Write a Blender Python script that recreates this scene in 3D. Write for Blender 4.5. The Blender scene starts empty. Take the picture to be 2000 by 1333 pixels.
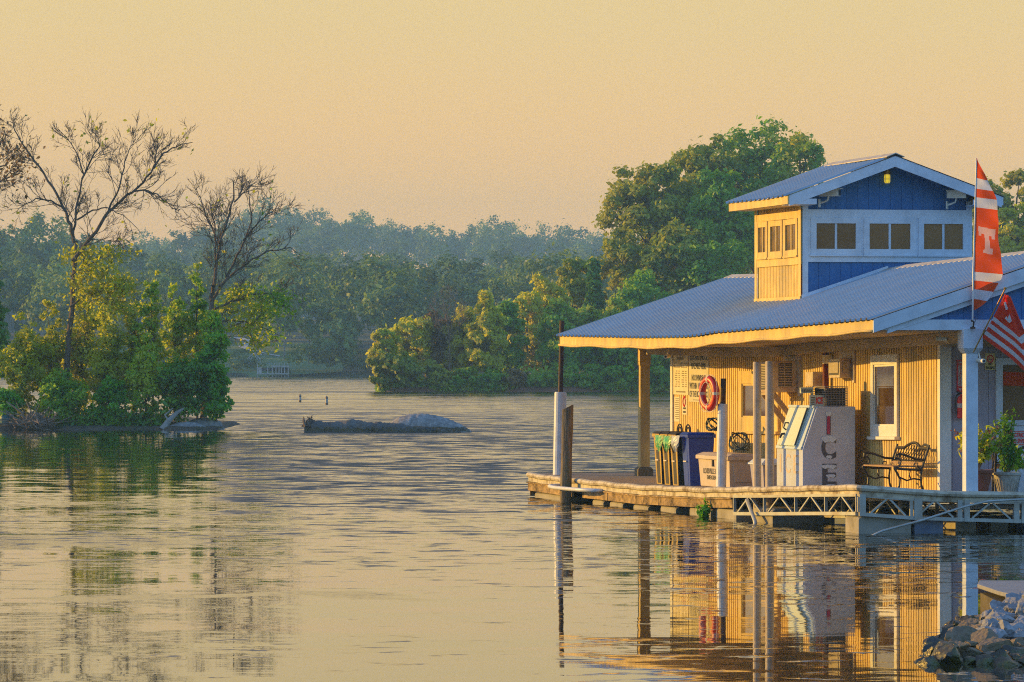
import bpy, bmesh, math, random
import numpy as np
from mathutils import Vector, Matrix

# ------------------------------------------------------------------ scene, camera, sky, sun, exposure
scene = bpy.context.scene
COL = scene.collection
R = math.radians
CAM_H = 2.82
cam_d = bpy.data.cameras.new('camera')
cam = bpy.data.objects.new('camera', cam_d)
COL.objects.link(cam)
cam.location = (0, 0, CAM_H)
cam.rotation_euler = (R(90), 0, 0)
cam_d.lens = 200
cam_d.sensor_width = 36
cam_d.shift_y = 0.01175
cam_d.clip_start = 0.5
cam_d.clip_end = 20000
scene.camera = cam

SUN_EL, SUN_AZ = 10.2, -70.0            # degrees; azimuth clockwise from +Y
world = bpy.data.worlds.new('World')
scene.world = world
world.use_nodes = True
wt = world.node_tree
for n in list(wt.nodes):
    wt.nodes.remove(n)
def wn(t, **kw):
    n = wt.nodes.new(t)
    for k, v in kw.items():
        setattr(n, k, v)
    return n
sky = wn('ShaderNodeTexSky')
sky.sky_type = 'NISHITA'
sky.sun_disc = False
sky.sun_elevation = R(SUN_EL)
sky.sun_rotation = R(360 + SUN_AZ)
sky.air_density = 1.6
sky.dust_density = 4.0
sky.ozone_density = 2.0
# evening haze: the low sky over the lake is a warm gold, the sky behind and overhead stays blue grey
geo = wn('ShaderNodeTexCoord')
sep = wn('ShaderNodeSeparateXYZ')
wt.links.new(geo.outputs['Generated'], sep.inputs[0])
dotn = wn('ShaderNodeVectorMath', operation='DOT_PRODUCT')
wt.links.new(geo.outputs['Generated'], dotn.inputs[0])
dotn.inputs[1].default_value = (-0.45, 0.89, 0)
mr = wn('ShaderNodeMapRange', interpolation_type='SMOOTHSTEP')
wt.links.new(dotn.outputs['Value'], mr.inputs['Value'])
mr.inputs['From Min'].default_value = -0.1
mr.inputs['From Max'].default_value = 0.75
ramp = wn('ShaderNodeValToRGB')
ramp.color_ramp.interpolation = 'EASE'
el = ramp.color_ramp.elements
el[0].position = 0.0
el[0].color = (1.14, 0.575, 0.165, 1)
el[1].position = 0.40
el[1].color = (0.17, 0.20, 0.27, 1)
for pos, col in ((0.03, (0.97, 0.58, 0.195)), (0.065, (0.81, 0.585, 0.24)), (0.11, (0.80, 0.57, 0.25)), (0.19, (0.28, 0.25, 0.25))):
    e = el.new(pos)
    e.color = col + (1,)
wt.links.new(sep.outputs['Z'], ramp.inputs[0])
mixw = wn('ShaderNodeMix', data_type='RGBA')
skym = wn('ShaderNodeVectorMath', operation='MULTIPLY')
wt.links.new(sky.outputs[0], skym.inputs[0])
SKY_GAIN = (2.0, 2.95, 4.9)
skym.inputs[1].default_value = SKY_GAIN
wt.links.new(mr.outputs[0], mixw.inputs[0])
wt.links.new(skym.outputs[0], mixw.inputs[6])
hz = wn('ShaderNodeVectorMath', operation='SCALE')
wt.links.new(ramp.outputs[0], hz.inputs[0])
hz.inputs['Scale'].default_value = 10.0     # the background strength below brings this back to about 1
wt.links.new(hz.outputs[0], mixw.inputs[7])
bg = wn('ShaderNodeBackground')
wt.links.new(mixw.outputs[2], bg.inputs[0])
bg.inputs[1].default_value = 0.1
wo = wn('ShaderNodeOutputWorld')
wt.links.new(bg.outputs[0], wo.inputs[0])

sun_d = bpy.data.lights.new('sun', 'SUN')
sun_d.energy = 5.0
sun_d.angle = R(0.5)
sun_d.color = (1.0, 0.57, 0.10)
sun = bpy.data.objects.new('sun', sun_d)
COL.objects.link(sun)
_el, _az = R(SUN_EL), R(SUN_AZ)
SUN = Vector((math.sin(_az) * math.cos(_el), math.cos(_az) * math.cos(_el), math.sin(_el)))
sun.rotation_euler = SUN.to_track_quat('Z', 'Y').to_euler()
sun.location = (-60, 60, 80)

vs = scene.view_settings
vs.view_transform = 'Standard'
vs.look = 'None'
vs.exposure = 0.25
vs.gamma = 1.0
scene.cycles.max_bounces = 8
scene.cycles.transparent_max_bounces = 8
scene.cycles.volume_bounces = 0
scene.cycles.sample_clamp_indirect = 4.0
scene.cycles.use_denoising = False
scene.cycles.pixel_filter_type = 'BLACKMAN_HARRIS'
scene.cycles.filter_width = 1.1

# ------------------------------------------------------------------ mesh helpers
rng = np.random.default_rng(7)
random.seed(7)
UP = Vector((0, 0, 1))

class MB:
    """collects shapes, then links them as ONE mesh object"""
    def __init__(self):
        self.v, self.f, self.m = [], [], []
        self.mi = 0
    def add(self, vs_, fs):
        o = len(self.v)
        self.v += [tuple(p) for p in vs_]
        for q in fs:
            self.f.append(tuple(i + o for i in q))
            self.m.append(self.mi)
        return self
    def box(self, x0, x1, y0, y1, z0, z1):
        return self.add([(x0, y0, z0), (x1, y0, z0), (x1, y1, z0), (x0, y1, z0), (x0, y0, z1), (x1, y0, z1), (x1, y1, z1), (x0, y1, z1)],
                        [(0, 3, 2, 1), (4, 5, 6, 7), (0, 1, 5, 4), (1, 2, 6, 5), (2, 3, 7, 6), (3, 0, 4, 7)])
    def hexa(self, p):            # 8 corners: bottom four, top four
        return self.add(p, [(0, 3, 2, 1), (4, 5, 6, 7), (0, 1, 5, 4), (1, 2, 6, 5), (2, 3, 7, 6), (3, 0, 4, 7)])
    def prism(self, poly, axis, a, b):
        """polygon in the two other axes, extruded along axis from a to b"""
        def pt(p, t):
            return {0: (t, p[0], p[1]), 1: (p[0], t, p[1]), 2: (p[0], p[1], t)}[axis]
        n = len(poly)
        vs_ = [pt(p, a) for p in poly] + [pt(p, b) for p in poly]
        fs = [tuple(range(n)), tuple(range(2 * n - 1, n - 1, -1))]
        fs += [(i, i + n, (i + 1) % n + n, (i + 1) % n) for i in range(n)]
        return self.add(vs_, fs)
    def bar(self, p, q, w, h=None, up=UP):
        h = w if h is None else h
        p, q = Vector(p), Vector(q)
        d = (q - p).normalized()
        s = d.cross(up)
        if s.length < 1e-4:
            s = d.cross(Vector((0, 1, 0)))
        s.normalize()
        t = s.cross(d)
        s, t = s * w / 2, t * h / 2
        return self.hexa([p - s - t, p + s - t, q + s - t, q - s - t, p - s + t, p + s + t, q + s + t, q - s + t])
    def tube(self, pts, r, n=8, cap=True):
        pts = [Vector(p) for p in pts]
        rs = list(r) if hasattr(r, '__len__') else [r] * len(pts)
        rings = []
        ref = None
        for i, p in enumerate(pts):
            d = (pts[min(i + 1, len(pts) - 1)] - pts[max(i - 1, 0)])
            d = d.normalized() if d.length > 1e-9 else Vector((0, 0, 1))
            if ref is None:
                ref = d.orthogonal().normalized()
            else:
                ref = (ref - d * ref.dot(d))
                ref = ref.normalized() if ref.length > 1e-6 else d.orthogonal().normalized()
            b = d.cross(ref)
            rings.append([p + (ref * math.cos(2 * math.pi * k / n) + b * math.sin(2 * math.pi * k / n)) * rs[i] for k in range(n)])
        vs_ = [q for rg in rings for q in rg]
        fs = []
        for i in range(len(pts) - 1):
            for k in range(n):
                k2 = (k + 1) % n
                fs.append((i * n + k, i * n + k2, (i + 1) * n + k2, (i + 1) * n + k))
        if cap:
            fs.append(tuple(range(n - 1, -1, -1)))
            fs.append(tuple((len(pts) - 1) * n + k for k in range(n)))
        return self.add(vs_, fs)
    def lathe(self, prof, c=(0, 0, 0), n=20):
        vs_, fs = [], []
        for (r, z) in prof:
            for k in range(n):
                a = 2 * math.pi * k / n
                vs_.append((c[0] + r * math.cos(a), c[1] + r * math.sin(a), c[2] + z))
        for i in range(len(prof) - 1):
            for k in range(n):
                k2 = (k + 1) % n
                fs.append((i * n + k, i * n + k2, (i + 1) * n + k2, (i + 1) * n + k))
        fs.append(tuple(range(n - 1, -1, -1)))
        fs.append(tuple((len(prof) - 1) * n + k for k in range(n)))
        return self.add(vs_, fs)
    def torus(self, c, ax, R_, r, n=28, k=10, squash=1.0):
        ax = Vector(ax).normalized()
        a = ax.orthogonal().normalized()
        b = ax.cross(a)
        pts = [Vector(c) + (a * math.cos(2 * math.pi * i / n) + b * math.sin(2 * math.pi * i / n)) * R_ for i in range(n)]
        vs_, fs = [], []
        for i, p in enumerate(pts):
            o = (p - Vector(c)).normalized()
            for j in range(k):
                t = 2 * math.pi * j / k
                vs_.append(p + o * math.cos(t) * r + ax * math.sin(t) * r * squash)
        for i in range(n):
            for j in range(k):
                i2, j2 = (i + 1) % n, (j + 1) % k
                fs.append((i * k + j, i2 * k + j, i2 * k + j2, i * k + j2))
        return self.add(vs_, fs)
    def grid(self, pts, rows, cols):
        o = [(i * cols + j, i * cols + j + 1, (i + 1) * cols + j + 1, (i + 1) * cols + j) for i in range(rows - 1) for j in range(cols - 1)]
        return self.add(pts, o)
    def build(self, name, mats, parent=None, xf=None, loc=None, smooth=False, bevel=0.0):
        pts = [xf(p) for p in self.v] if xf else [Vector(p) for p in self.v]
        if parent is not None:
            L = parent['_base'] if '_base' in parent else (0, 0, 0)
            L = Vector(L)
        else:
            if loc is None:
                mn = [min(p[i] for p in pts) for i in range(3)]
                mx = [max(p[i] for p in pts) for i in range(3)]
                loc = ((mn[0] + mx[0]) / 2, (mn[1] + mx[1]) / 2, mn[2])
            L = Vector(loc)
        me = bpy.data.meshes.new(name)
        me.from_pydata([tuple(Vector(p) - L) for p in pts], [], self.f)
        mats = mats if isinstance(mats, (list, tuple)) else [mats]
        for m in mats:
            me.materials.append(m)
        if len(mats) > 1:
            me.polygons.foreach_set('material_index', self.m)
        if smooth:
            me.polygons.foreach_set('use_smooth', [True] * len(me.polygons))
        me.update()
        o = bpy.data.objects.new(name, me)
        COL.objects.link(o)
        if parent is not None:
            o.parent = parent
        else:
            o.location = L
        o['_base'] = tuple(L)
        if smooth:
            fix_normals(me)
        if bevel:
            b = o.modifiers.new('bevel', 'BEVEL')
            b.width = bevel
            b.segments = 2
            b.limit_method = 'ANGLE'
        return o

def fix_normals(me):
    bm = bmesh.new()
    bm.from_mesh(me)
    bmesh.ops.recalc_face_normals(bm, faces=bm.faces)
    bm.to_mesh(me)
    bm.free()

def tag(o, label=None, cat=None, group=None, kind=None):
    if label: o['label'] = label
    if cat: o['category'] = cat
    if group: o['group'] = group
    if kind: o['kind'] = kind
    return o

def root(name, loc, label, cat, group=None):
    o = bpy.data.objects.new(name, None)
    COL.objects.link(o)
    o.location = loc
    o.empty_display_size = 0.2
    o['_base'] = tuple(loc)
    return tag(o, label, cat, group)

def mesh_np(name, V, Q, mat, parent=None, loc=(0, 0, 0), tri=False):
    """fast quads from numpy arrays; V in world coordinates"""
    me = bpy.data.meshes.new(name)
    if parent is not None:
        loc = parent['_base']
    V = np.asarray(V, np.float32) - np.asarray(loc, np.float32)
    k = Q.shape[1]
    me.vertices.add(len(V))
    me.vertices.foreach_set('co', V.ravel())
    me.loops.add(Q.size)
    me.loops.foreach_set('vertex_index', Q.ravel().astype(np.int32))
    me.polygons.add(len(Q))
    me.polygons.foreach_set('loop_start', np.arange(0, Q.size, k, dtype=np.int32))
    me.update(calc_edges=True)
    me.validate()
    me.materials.append(mat)
    o = bpy.data.objects.new(name, me)
    COL.objects.link(o)
    if parent is not None:
        o.parent = parent
    else:
        o.location = loc
    o['_base'] = tuple(loc)
    return o

def copy_tree(o, parent=None):
    c = o.copy()
    COL.objects.link(c)
    if parent is not None:
        c.parent = parent
    for ch in [x for x in bpy.data.objects if x.parent == o]:
        copy_tree(ch, c)
    return c

# ------------------------------------------------------------------ material helpers
def mat_base(name):
    m = bpy.data.materials.new(name)
    m.use_nodes = True
    nt = m.node_tree
    b = nt.nodes['Principled BSDF']
    return m, nt, b

def pmat(name, col, rough=0.6, metal=0.0, var=0.15, scale=4.0, stretch=(1, 1, 1), dirt=None, dirt_amt=0.4, dirt_scale=1.5, bump=0.0, bump_scale=30.0, spec=0.5, coat=0.0):
    """plain surface with uneven colour, optional dirt blotches and fine bump"""
    m, nt, b = mat_base(name)
    N, L = nt.nodes, nt.links
    tc = N.new('ShaderNodeTexCoord')
    mp = N.new('ShaderNodeMapping')
    mp.inputs['Scale'].default_value = stretch
    L.new(tc.outputs['Object'], mp.inputs[0])
    nz = N.new('ShaderNodeTexNoise')
    nz.inputs['Scale'].default_value = scale
    nz.inputs['Detail'].default_value = 6
    nz.inputs['Roughness'].default_value = 0.65
    L.new(mp.outputs[0], nz.inputs[0])
    r = N.new('ShaderNodeValToRGB')
    r.color_ramp.elements[0].position = 0.3
    r.color_ramp.elements[1].position = 0.7
    r.color_ramp.elements[0].color = tuple(max(0, c * (1 - var)) for c in col) + (1,)
    r.color_ramp.elements[1].color = tuple(min(1, c * (1 + var)) for c in col) + (1,)
    L.new(nz.outputs[0], r.inputs[0])
    out = r.outputs[0]
    if dirt:
        n2 = N.new('ShaderNodeTexNoise')
        n2.inputs['Scale'].default_value = dirt_scale
        n2.inputs['Detail'].default_value = 8
        n2.inputs['Roughness'].default_value = 0.7
        L.new(mp.outputs[0], n2.inputs[0])
        mr_ = N.new('ShaderNodeMapRange')
        mr_.inputs['From Min'].default_value = 0.46
        mr_.inputs['From Max'].default_value = 0.64
        mr_.inputs['To Max'].default_value = dirt_amt
        L.new(n2.outputs[0], mr_.inputs[0])
        mx = N.new('ShaderNodeMix')
        mx.data_type = 'RGBA'
        L.new(mr_.outputs[0], mx.inputs[0])
        L.new(out, mx.inputs[6])
        mx.inputs[7].default_value = tuple(dirt) + (1,)
        out = mx.outputs[2]
    L.new(out, b.inputs['Base Color'])
    b.inputs['Roughness'].default_value = rough
    b.inputs['Metallic'].default_value = metal
    b.inputs['Specular IOR Level'].default_value = spec
    if coat:
        b.inputs['Coat Weight'].default_value = coat
        b.inputs['Coat IOR'].default_value = 1.9
        b.inputs['Coat Roughness'].default_value = 0.02
    if bump:
        n3 = N.new('ShaderNodeTexNoise')
        n3.inputs['Scale'].default_value = bump_scale
        n3.inputs['Detail'].default_value = 4
        L.new(mp.outputs[0], n3.inputs[0])
        bp = N.new('ShaderNodeBump')
        bp.inputs['Strength'].default_value = bump
        bp.inputs['Distance'].default_value = 0.02
        L.new(n3.outputs[0], bp.inputs['Height'])
        L.new(bp.outputs[0], b.inputs['Normal'])
    return m

def leafmat(name, cols, trans=0.4, hue_noise=0.35):
    """leaves: colour varies leaf by leaf and clump by clump, light passes through"""
    m = bpy.data.materials.new(name)
    m.use_nodes = True
    nt = m.node_tree
    N, L = nt.nodes, nt.links
    for n in list(N):
        N.remove(n)
    g = N.new('ShaderNodeNewGeometry')
    nz = N.new('ShaderNodeTexNoise')
    nz.inputs['Scale'].default_value = hue_noise
    nz.inputs['Detail'].default_value = 3
    L.new(g.outputs['Position'], nz.inputs[0])
    a = N.new('ShaderNodeMath'); a.operation = 'MULTIPLY_ADD'
    L.new(nz.outputs[0], a.inputs[0]); a.inputs[1].default_value = 2.3; a.inputs[2].default_value = -0.9
    b = N.new('ShaderNodeMath'); b.operation = 'MULTIPLY_ADD'
    L.new(g.outputs['Random Per Island'], b.inputs[0]); b.inputs[1].default_value = 0.5
    L.new(a.outputs[0], b.inputs[2])
    r = N.new('ShaderNodeValToRGB')
    el = r.color_ramp.elements
    k = len(cols)
    el[0].position = 0.0; el[0].color = tuple(cols[0]) + (1,)
    el[1].position = 1.0; el[1].color = tuple(cols[-1]) + (1,)
    for i in range(1, k - 1):
        e = el.new(i / (k - 1)); e.color = tuple(cols[i]) + (1,)
    L.new(b.outputs[0], r.inputs[0])
    d = N.new('ShaderNodeBsdfDiffuse')
    t = N.new('ShaderNodeBsdfTranslucent')
    gl = N.new('ShaderNodeBsdfGlossy'); gl.inputs['Roughness'].default_value = 0.5
    gl.inputs[0].default_value = (0.9, 0.9, 0.9, 1)
    tint = N.new('ShaderNodeMix'); tint.data_type = 'RGBA'; tint.blend_type = 'MULTIPLY'
    tint.inputs[0].default_value = 1.0
    L.new(r.outputs[0], tint.inputs[6]); tint.inputs[7].default_value = (1.7, 1.6, 0.45, 1)
    L.new(r.outputs[0], d.inputs[0]); L.new(tint.outputs[2], t.inputs[0])
    mx = N.new('ShaderNodeMixShader'); mx.inputs[0].default_value = trans
    L.new(d.outputs[0], mx.inputs[1]); L.new(t.outputs[0], mx.inputs[2])
    m2 = N.new('ShaderNodeMixShader'); m2.inputs[0].default_value = 0.03
    L.new(mx.outputs[0], m2.inputs[1]); L.new(gl.outputs[0], m2.inputs[2])
    o = N.new('ShaderNodeOutputMaterial')
    L.new(m2.outputs[0], o.inputs[0])
    return m

def clothmat(name, col):
    m = pmat(name, col, 0.75, var=0.08, scale=4)
    nt = m.node_tree
    b = nt.nodes['Principled BSDF']
    t = nt.nodes.new('ShaderNodeBsdfTranslucent')
    t.inputs[0].default_value = tuple(col) + (1,)
    mx = nt.nodes.new('ShaderNodeMixShader')
    mx.inputs[0].default_value = 0.45
    nt.links.new(b.outputs[0], mx.inputs[1]); nt.links.new(t.outputs[0], mx.inputs[2])
    nt.links.new(mx.outputs[0], nt.nodes['Material Output'].inputs[0])
    return m

M = {}
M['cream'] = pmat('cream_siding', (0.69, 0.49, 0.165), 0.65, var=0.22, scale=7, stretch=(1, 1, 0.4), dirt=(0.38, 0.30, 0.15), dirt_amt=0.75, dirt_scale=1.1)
M['white'] = pmat('white_paint', (0.72, 0.72, 0.70), 0.5, var=0.06, scale=5, dirt=(0.45, 0.42, 0.36), dirt_amt=0.35, dirt_scale=2)
M['bluewhite'] = pmat('pale_blue_trim', (0.60, 0.67, 0.76), 0.55, var=0.07, scale=5, dirt=(0.36, 0.40, 0.46), dirt_amt=0.4, dirt_scale=3)
M['blue'] = pmat('blue_siding', (0.018, 0.125, 0.34), 0.55, var=0.18, scale=4, stretch=(1, 1, 0.3), dirt=(0.04, 0.17, 0.40), dirt_amt=0.4)
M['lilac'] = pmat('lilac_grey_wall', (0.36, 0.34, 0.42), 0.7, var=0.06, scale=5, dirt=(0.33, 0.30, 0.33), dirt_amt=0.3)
M['soffit'] = pmat('soffit_plywood', (0.52, 0.44, 0.31), 0.75, var=0.14, scale=3, stretch=(1, .2, 1), dirt=(0.22, 0.17, 0.1), dirt_amt=0.6, dirt_scale=1.1)
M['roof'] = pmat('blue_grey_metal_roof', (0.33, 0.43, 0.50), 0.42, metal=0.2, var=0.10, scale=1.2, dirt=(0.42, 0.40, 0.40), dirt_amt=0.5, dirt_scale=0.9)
M['roofshade'] = pmat('roof_valley_shade', (0.13, 0.20, 0.265), 0.5, metal=0.15, var=0.12, scale=1.2, dirt=(0.20, 0.17, 0.17), dirt_amt=0.4, dirt_scale=0.6)  # darker twin of the roof colour, shade painted between the ribs
M['ridge'] = pmat('ridge_flashing', (0.62, 0.58, 0.50), 0.45, metal=0.2, var=0.12, dirt=(0.35, 0.22, 0.12), dirt_amt=0.6, dirt_scale=5)
M['glass'] = pmat('dark_window_glass', (0.035, 0.032, 0.026), 0.04, var=0.7, scale=2.2, spec=1.0, dirt=(0.13, 0.10, 0.06), dirt_amt=0.7, dirt_scale=1.7, coat=1.0)  # brown blotches painted in for the dim interior and reflections
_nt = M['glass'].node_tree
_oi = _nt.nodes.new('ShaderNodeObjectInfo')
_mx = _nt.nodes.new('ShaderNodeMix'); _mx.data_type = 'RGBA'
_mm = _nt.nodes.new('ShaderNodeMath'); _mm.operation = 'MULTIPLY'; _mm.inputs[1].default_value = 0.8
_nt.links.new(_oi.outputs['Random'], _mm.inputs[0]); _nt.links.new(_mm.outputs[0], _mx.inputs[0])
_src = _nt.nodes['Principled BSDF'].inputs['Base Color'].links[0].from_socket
_nt.links.new(_src, _mx.inputs[6]); _mx.inputs[7].default_value = (0.38, 0.17, 0.07, 1)  # random brown tint per pane, a warm reflection painted into the colour
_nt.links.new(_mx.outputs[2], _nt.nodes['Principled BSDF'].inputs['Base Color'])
M['suntintglass'] = pmat('sun_tint_window_glass', (0.26, 0.17, 0.06), 0.06, var=0.3, scale=2, spec=0.8, dirt=(0.06, 0.05, 0.03), dirt_amt=0.6, dirt_scale=3)  # golden sunlit look painted into the pane colour
M['tanpile'] = pmat('tan_pile_sleeve', (0.50, 0.40, 0.31), 0.55, var=0.1, scale=5, dirt=(0.25, 0.18, 0.12), dirt_amt=0.5, dirt_scale=3)
M['pvc'] = pmat('white_pvc', (0.66, 0.68, 0.72), 0.45, var=0.06, scale=5, dirt=(0.40, 0.38, 0.34), dirt_amt=0.45, dirt_scale=3)
M['rust'] = pmat('dark_rusty_steel', (0.045, 0.022, 0.014), 0.7, var=0.5, scale=9, dirt=(0.15, 0.05, 0.02), dirt_amt=0.5, dirt_scale=6)
M['redpipe'] = pmat('dark_red_steel', (0.16, 0.02, 0.012), 0.6, var=0.3)
M['deck'] = pmat('weathered_deck_boards', (0.33, 0.26, 0.19), 0.85, var=0.3, scale=5, stretch=(1, 6, 1), dirt=(0.14, 0.10, 0.07), dirt_amt=0.6, dirt_scale=1.2, bump=0.4)
M['bumper'] = pmat('dock_bumper_vinyl', (0.56, 0.50, 0.38), 0.6, var=0.18, scale=5, dirt=(0.16, 0.10, 0.045), dirt_amt=0.9, dirt_scale=3.5)
M['skirt'] = pmat('stained_dock_timber', (0.38, 0.25, 0.10), 0.85, var=0.55, scale=5, stretch=(1, 1, 2), dirt=(0.05, 0.03, 0.012), dirt_amt=1.0, dirt_scale=2.6, bump=0.5)
M['galv'] = pmat('galvanised_steel', (0.42, 0.44, 0.42), 0.5, metal=0.35, var=0.18, scale=6, dirt=(0.26, 0.17, 0.08), dirt_amt=0.55, dirt_scale=3)
M['float'] = pmat('dock_float_plastic', (0.34, 0.31, 0.25), 0.65, var=0.22, scale=4, dirt=(0.10, 0.085, 0.05), dirt_amt=0.7, dirt_scale=2)
M['floatblue'] = pmat('blue_black_float', (0.09, 0.13, 0.22), 0.55, var=0.25, scale=3, dirt=(0.16, 0.15, 0.11), dirt_amt=0.6, dirt_scale=2)
M['pile'] = pmat('weathered_pile_timber', (0.20, 0.15, 0.09), 0.9, var=0.7, scale=7, stretch=(3, 3, .3), dirt=(0.10, 0.13, 0.07), dirt_amt=0.6, dirt_scale=2, bump=0.7)
M['black'] = pmat('black_iron', (0.018, 0.016, 0.018), 0.45, var=0.3, scale=8)
M['benchwood'] = pmat('bench_slat_wood', (0.30, 0.17, 0.09), 0.6, var=0.25, scale=6)
M['icebox'] = pmat('freezer_paint', (0.52, 0.58, 0.70), 0.4, var=0.04, scale=3, dirt=(0.40, 0.35, 0.3), dirt_amt=0.25, dirt_scale=2)
M['icedoor'] = pmat('freezer_door', (0.70, 0.80, 0.68), 0.35, var=0.10, scale=7, dirt=(0.50, 0.52, 0.40), dirt_amt=0.5, dirt_scale=7)
M['iceblue'] = pmat('freezer_frame', (0.55, 0.68, 0.74), 0.35, var=0.06)
M['snow'] = pmat('snow_cap_print', (0.62, 0.72, 0.82), 0.5, var=0.1, scale=20)
M['magenta'] = pmat('magenta_print', (0.42, 0.02, 0.10), 0.5, var=0.15)
M['slate'] = pmat('slate_print', (0.075, 0.08, 0.11), 0.5, var=0.15, scale=10)
M['outline'] = pmat('dark_outline_print', (0.03, 0.05, 0.09), 0.5)
M['signgreen'] = pmat('pale_green_sign', (0.60, 0.66, 0.56), 0.5, var=0.08, dirt=(0.4, 0.42, 0.3), dirt_amt=0.4)
M['signcream'] = pmat('cream_sign', (0.70, 0.62, 0.44), 0.55, var=0.05, dirt=(0.5, 0.42, 0.26), dirt_amt=0.3)
M['signpale'] = pmat('pale_notice_board', (0.60, 0.55, 0.40), 0.55, var=0.05, dirt=(0.4, 0.36, 0.24), dirt_amt=0.35)
M['nosmoke'] = pmat('yellow_cream_sign', (0.70, 0.60, 0.26), 0.5, var=0.05)
M['ink'] = pmat('dark_ink', (0.05, 0.05, 0.055), 0.6)
M['inkfade'] = pmat('faded_ink', (0.20, 0.16, 0.09), 0.6)
M['red'] = pmat('red_paint', (0.72, 0.02, 0.02), 0.4, var=0.08)
M['ring'] = pmat('red_ring_vinyl', (0.62, 0.02, 0.012), 0.4, var=0.12)
M['rope'] = pmat('pale_rope', (0.68, 0.58, 0.44), 0.8)
M['yellow'] = pmat('mustard_bin_plastic', (0.46, 0.30, 0.05), 0.5, var=0.12, scale=4, dirt=(0.22, 0.13, 0.03), dirt_amt=0.5)
M['binblack'] = pmat('black_bin_plastic', (0.02, 0.02, 0.022), 0.5, var=0.2)
M['binblue'] = pmat('blue_bin_plastic', (0.012, 0.06, 0.36), 0.42, var=0.12)
M['bagA'] = pmat('green_bag', (0.05, 0.40, 0.13), 0.3, var=0.5, scale=9, dirt=(0.75, 0.68, 0.25), dirt_amt=0.8, dirt_scale=6)
M['bagB'] = pmat('pale_bag', (0.45, 0.48, 0.50), 0.3, var=0.25, scale=9)
M['tan'] = pmat('tan_box_plastic', (0.56, 0.46, 0.36), 0.55, var=0.06, dirt=(0.4, 0.31, 0.22), dirt_amt=0.35)
M['hose'] = pmat('dark_green_hose', (0.012, 0.035, 0.028), 0.45)
M['ac'] = pmat('air_conditioner_metal', (0.58, 0.50, 0.40), 0.5, var=0.08, scale=5, dirt=(0.30, 0.12, 0.04), dirt_amt=0.7, dirt_scale=3.5)
M['acdark'] = pmat('grille_dark', (0.03, 0.03, 0.035), 0.6)
M['acslat'] = pmat('grille_slat', (0.45, 0.38, 0.30), 0.5)
M['timber'] = pmat('pale_bracing_timber', (0.46, 0.36, 0.24), 0.7, var=0.15, scale=4, dirt=(0.25, 0.16, 0.08), dirt_amt=0.5)
M['cagegrey'] = pmat('condenser_grey', (0.24, 0.22, 0.21), 0.5, var=0.1)
M['camwhite'] = pmat('camera_housing', (0.66, 0.64, 0.56), 0.4)
M['brass'] = pmat('brass', (0.45, 0.25, 0.05), 0.35, metal=0.7)
M['orange'] = clothmat('orange_flag_cloth', (0.88, 0.10, 0.010))
M['flagwhite'] = clothmat('white_flag_cloth', (0.78, 0.77, 0.77))
M['flagpink'] = clothmat('pale_pink_letter', (0.82, 0.50, 0.44))
M['flagred'] = clothmat('red_flag_cloth', (0.86, 0.06, 0.02))
M['alu'] = pmat('aluminium_pole', (0.55, 0.58, 0.64), 0.35, metal=0.5)
M['terracotta'] = pmat('terracotta', (0.19, 0.055, 0.03), 0.75, var=0.2, scale=8)
M['stonepot'] = pmat('stone_pot', (0.44, 0.42, 0.36), 0.85, var=0.15, scale=9, dirt=(0.15, 0.14, 0.11), dirt_amt=0.6, dirt_scale=6)
M['soil'] = pmat('soil', (0.05, 0.035, 0.02), 0.95)
M['zinc'] = pmat('zinc_pail', (0.20, 0.28, 0.34), 0.4, metal=0.3)
M['concrete'] = pmat('concrete', (0.26, 0.265, 0.27), 0.85, var=0.15, scale=9, dirt=(0.2, 0.18, 0.14), dirt_amt=0.5, dirt_scale=5, bump=0.5)
M['rockpale'] = pmat('blue_grey_stone', (0.24, 0.245, 0.255), 0.85, var=0.3, scale=9, dirt=(0.40, 0.40, 0.40), dirt_amt=0.4, dirt_scale=9, bump=0.8, bump_scale=22)
M['rockbrown'] = pmat('brown_stone', (0.21, 0.155, 0.10), 0.75, var=0.4, scale=9, dirt=(0.07, 0.075, 0.02), dirt_amt=0.75, dirt_scale=5, bump=0.8, bump_scale=22)
M['rockwet'] = pmat('wet_dark_stone', (0.055, 0.045, 0.03), 0.35, var=0.4, scale=8, dirt=(0.10, 0.11, 0.015), dirt_amt=0.8, dirt_scale=4, bump=0.8, bump_scale=22)
M['boulder'] = pmat('grey_boulder', (0.28, 0.265, 0.245), 0.9, var=0.5, scale=6, dirt=(0.10, 0.105, 0.115), dirt_amt=0.8, dirt_scale=5, bump=0.8, bump_scale=7)
M['driftlog'] = pmat('grey_drift_log', (0.15, 0.135, 0.12), 0.9, var=0.6, scale=3.5, stretch=(.5, 1, 1), dirt=(0.05, 0.045, 0.04), dirt_amt=0.9, dirt_scale=1.8, bump=1.0, bump_scale=6)
M['tide'] = pmat('tide_stained_rock', (0.075, 0.06, 0.03), 0.8, var=0.5, scale=4, dirt=(0.15, 0.12, 0.05), dirt_amt=0.5, dirt_scale=3, bump=0.8, bump_scale=9)
M['bark'] = pmat('bark', (0.13, 0.092, 0.062), 0.9, var=0.35, scale=3, stretch=(3, 3, .5))
M['barkpale'] = pmat('pale_bark', (0.30, 0.27, 0.23), 0.9, var=0.3, scale=2)
M['twig'] = pmat('dry_branches', (0.22, 0.16, 0.11), 0.9, var=0.3, scale=5)
M['mud'] = pmat('shore_mud', (0.085, 0.062, 0.04), 0.95, var=0.4, scale=0.8, dirt=(0.04, 0.055, 0.018), dirt_amt=0.7, dirt_scale=.6)
M['redclay'] = pmat('red_clay_bank', (0.20, 0.075, 0.035), 0.95, var=0.35, scale=0.4, dirt=(0.04, 0.05, 0.02), dirt_amt=0.8, dirt_scale=.3)
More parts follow.
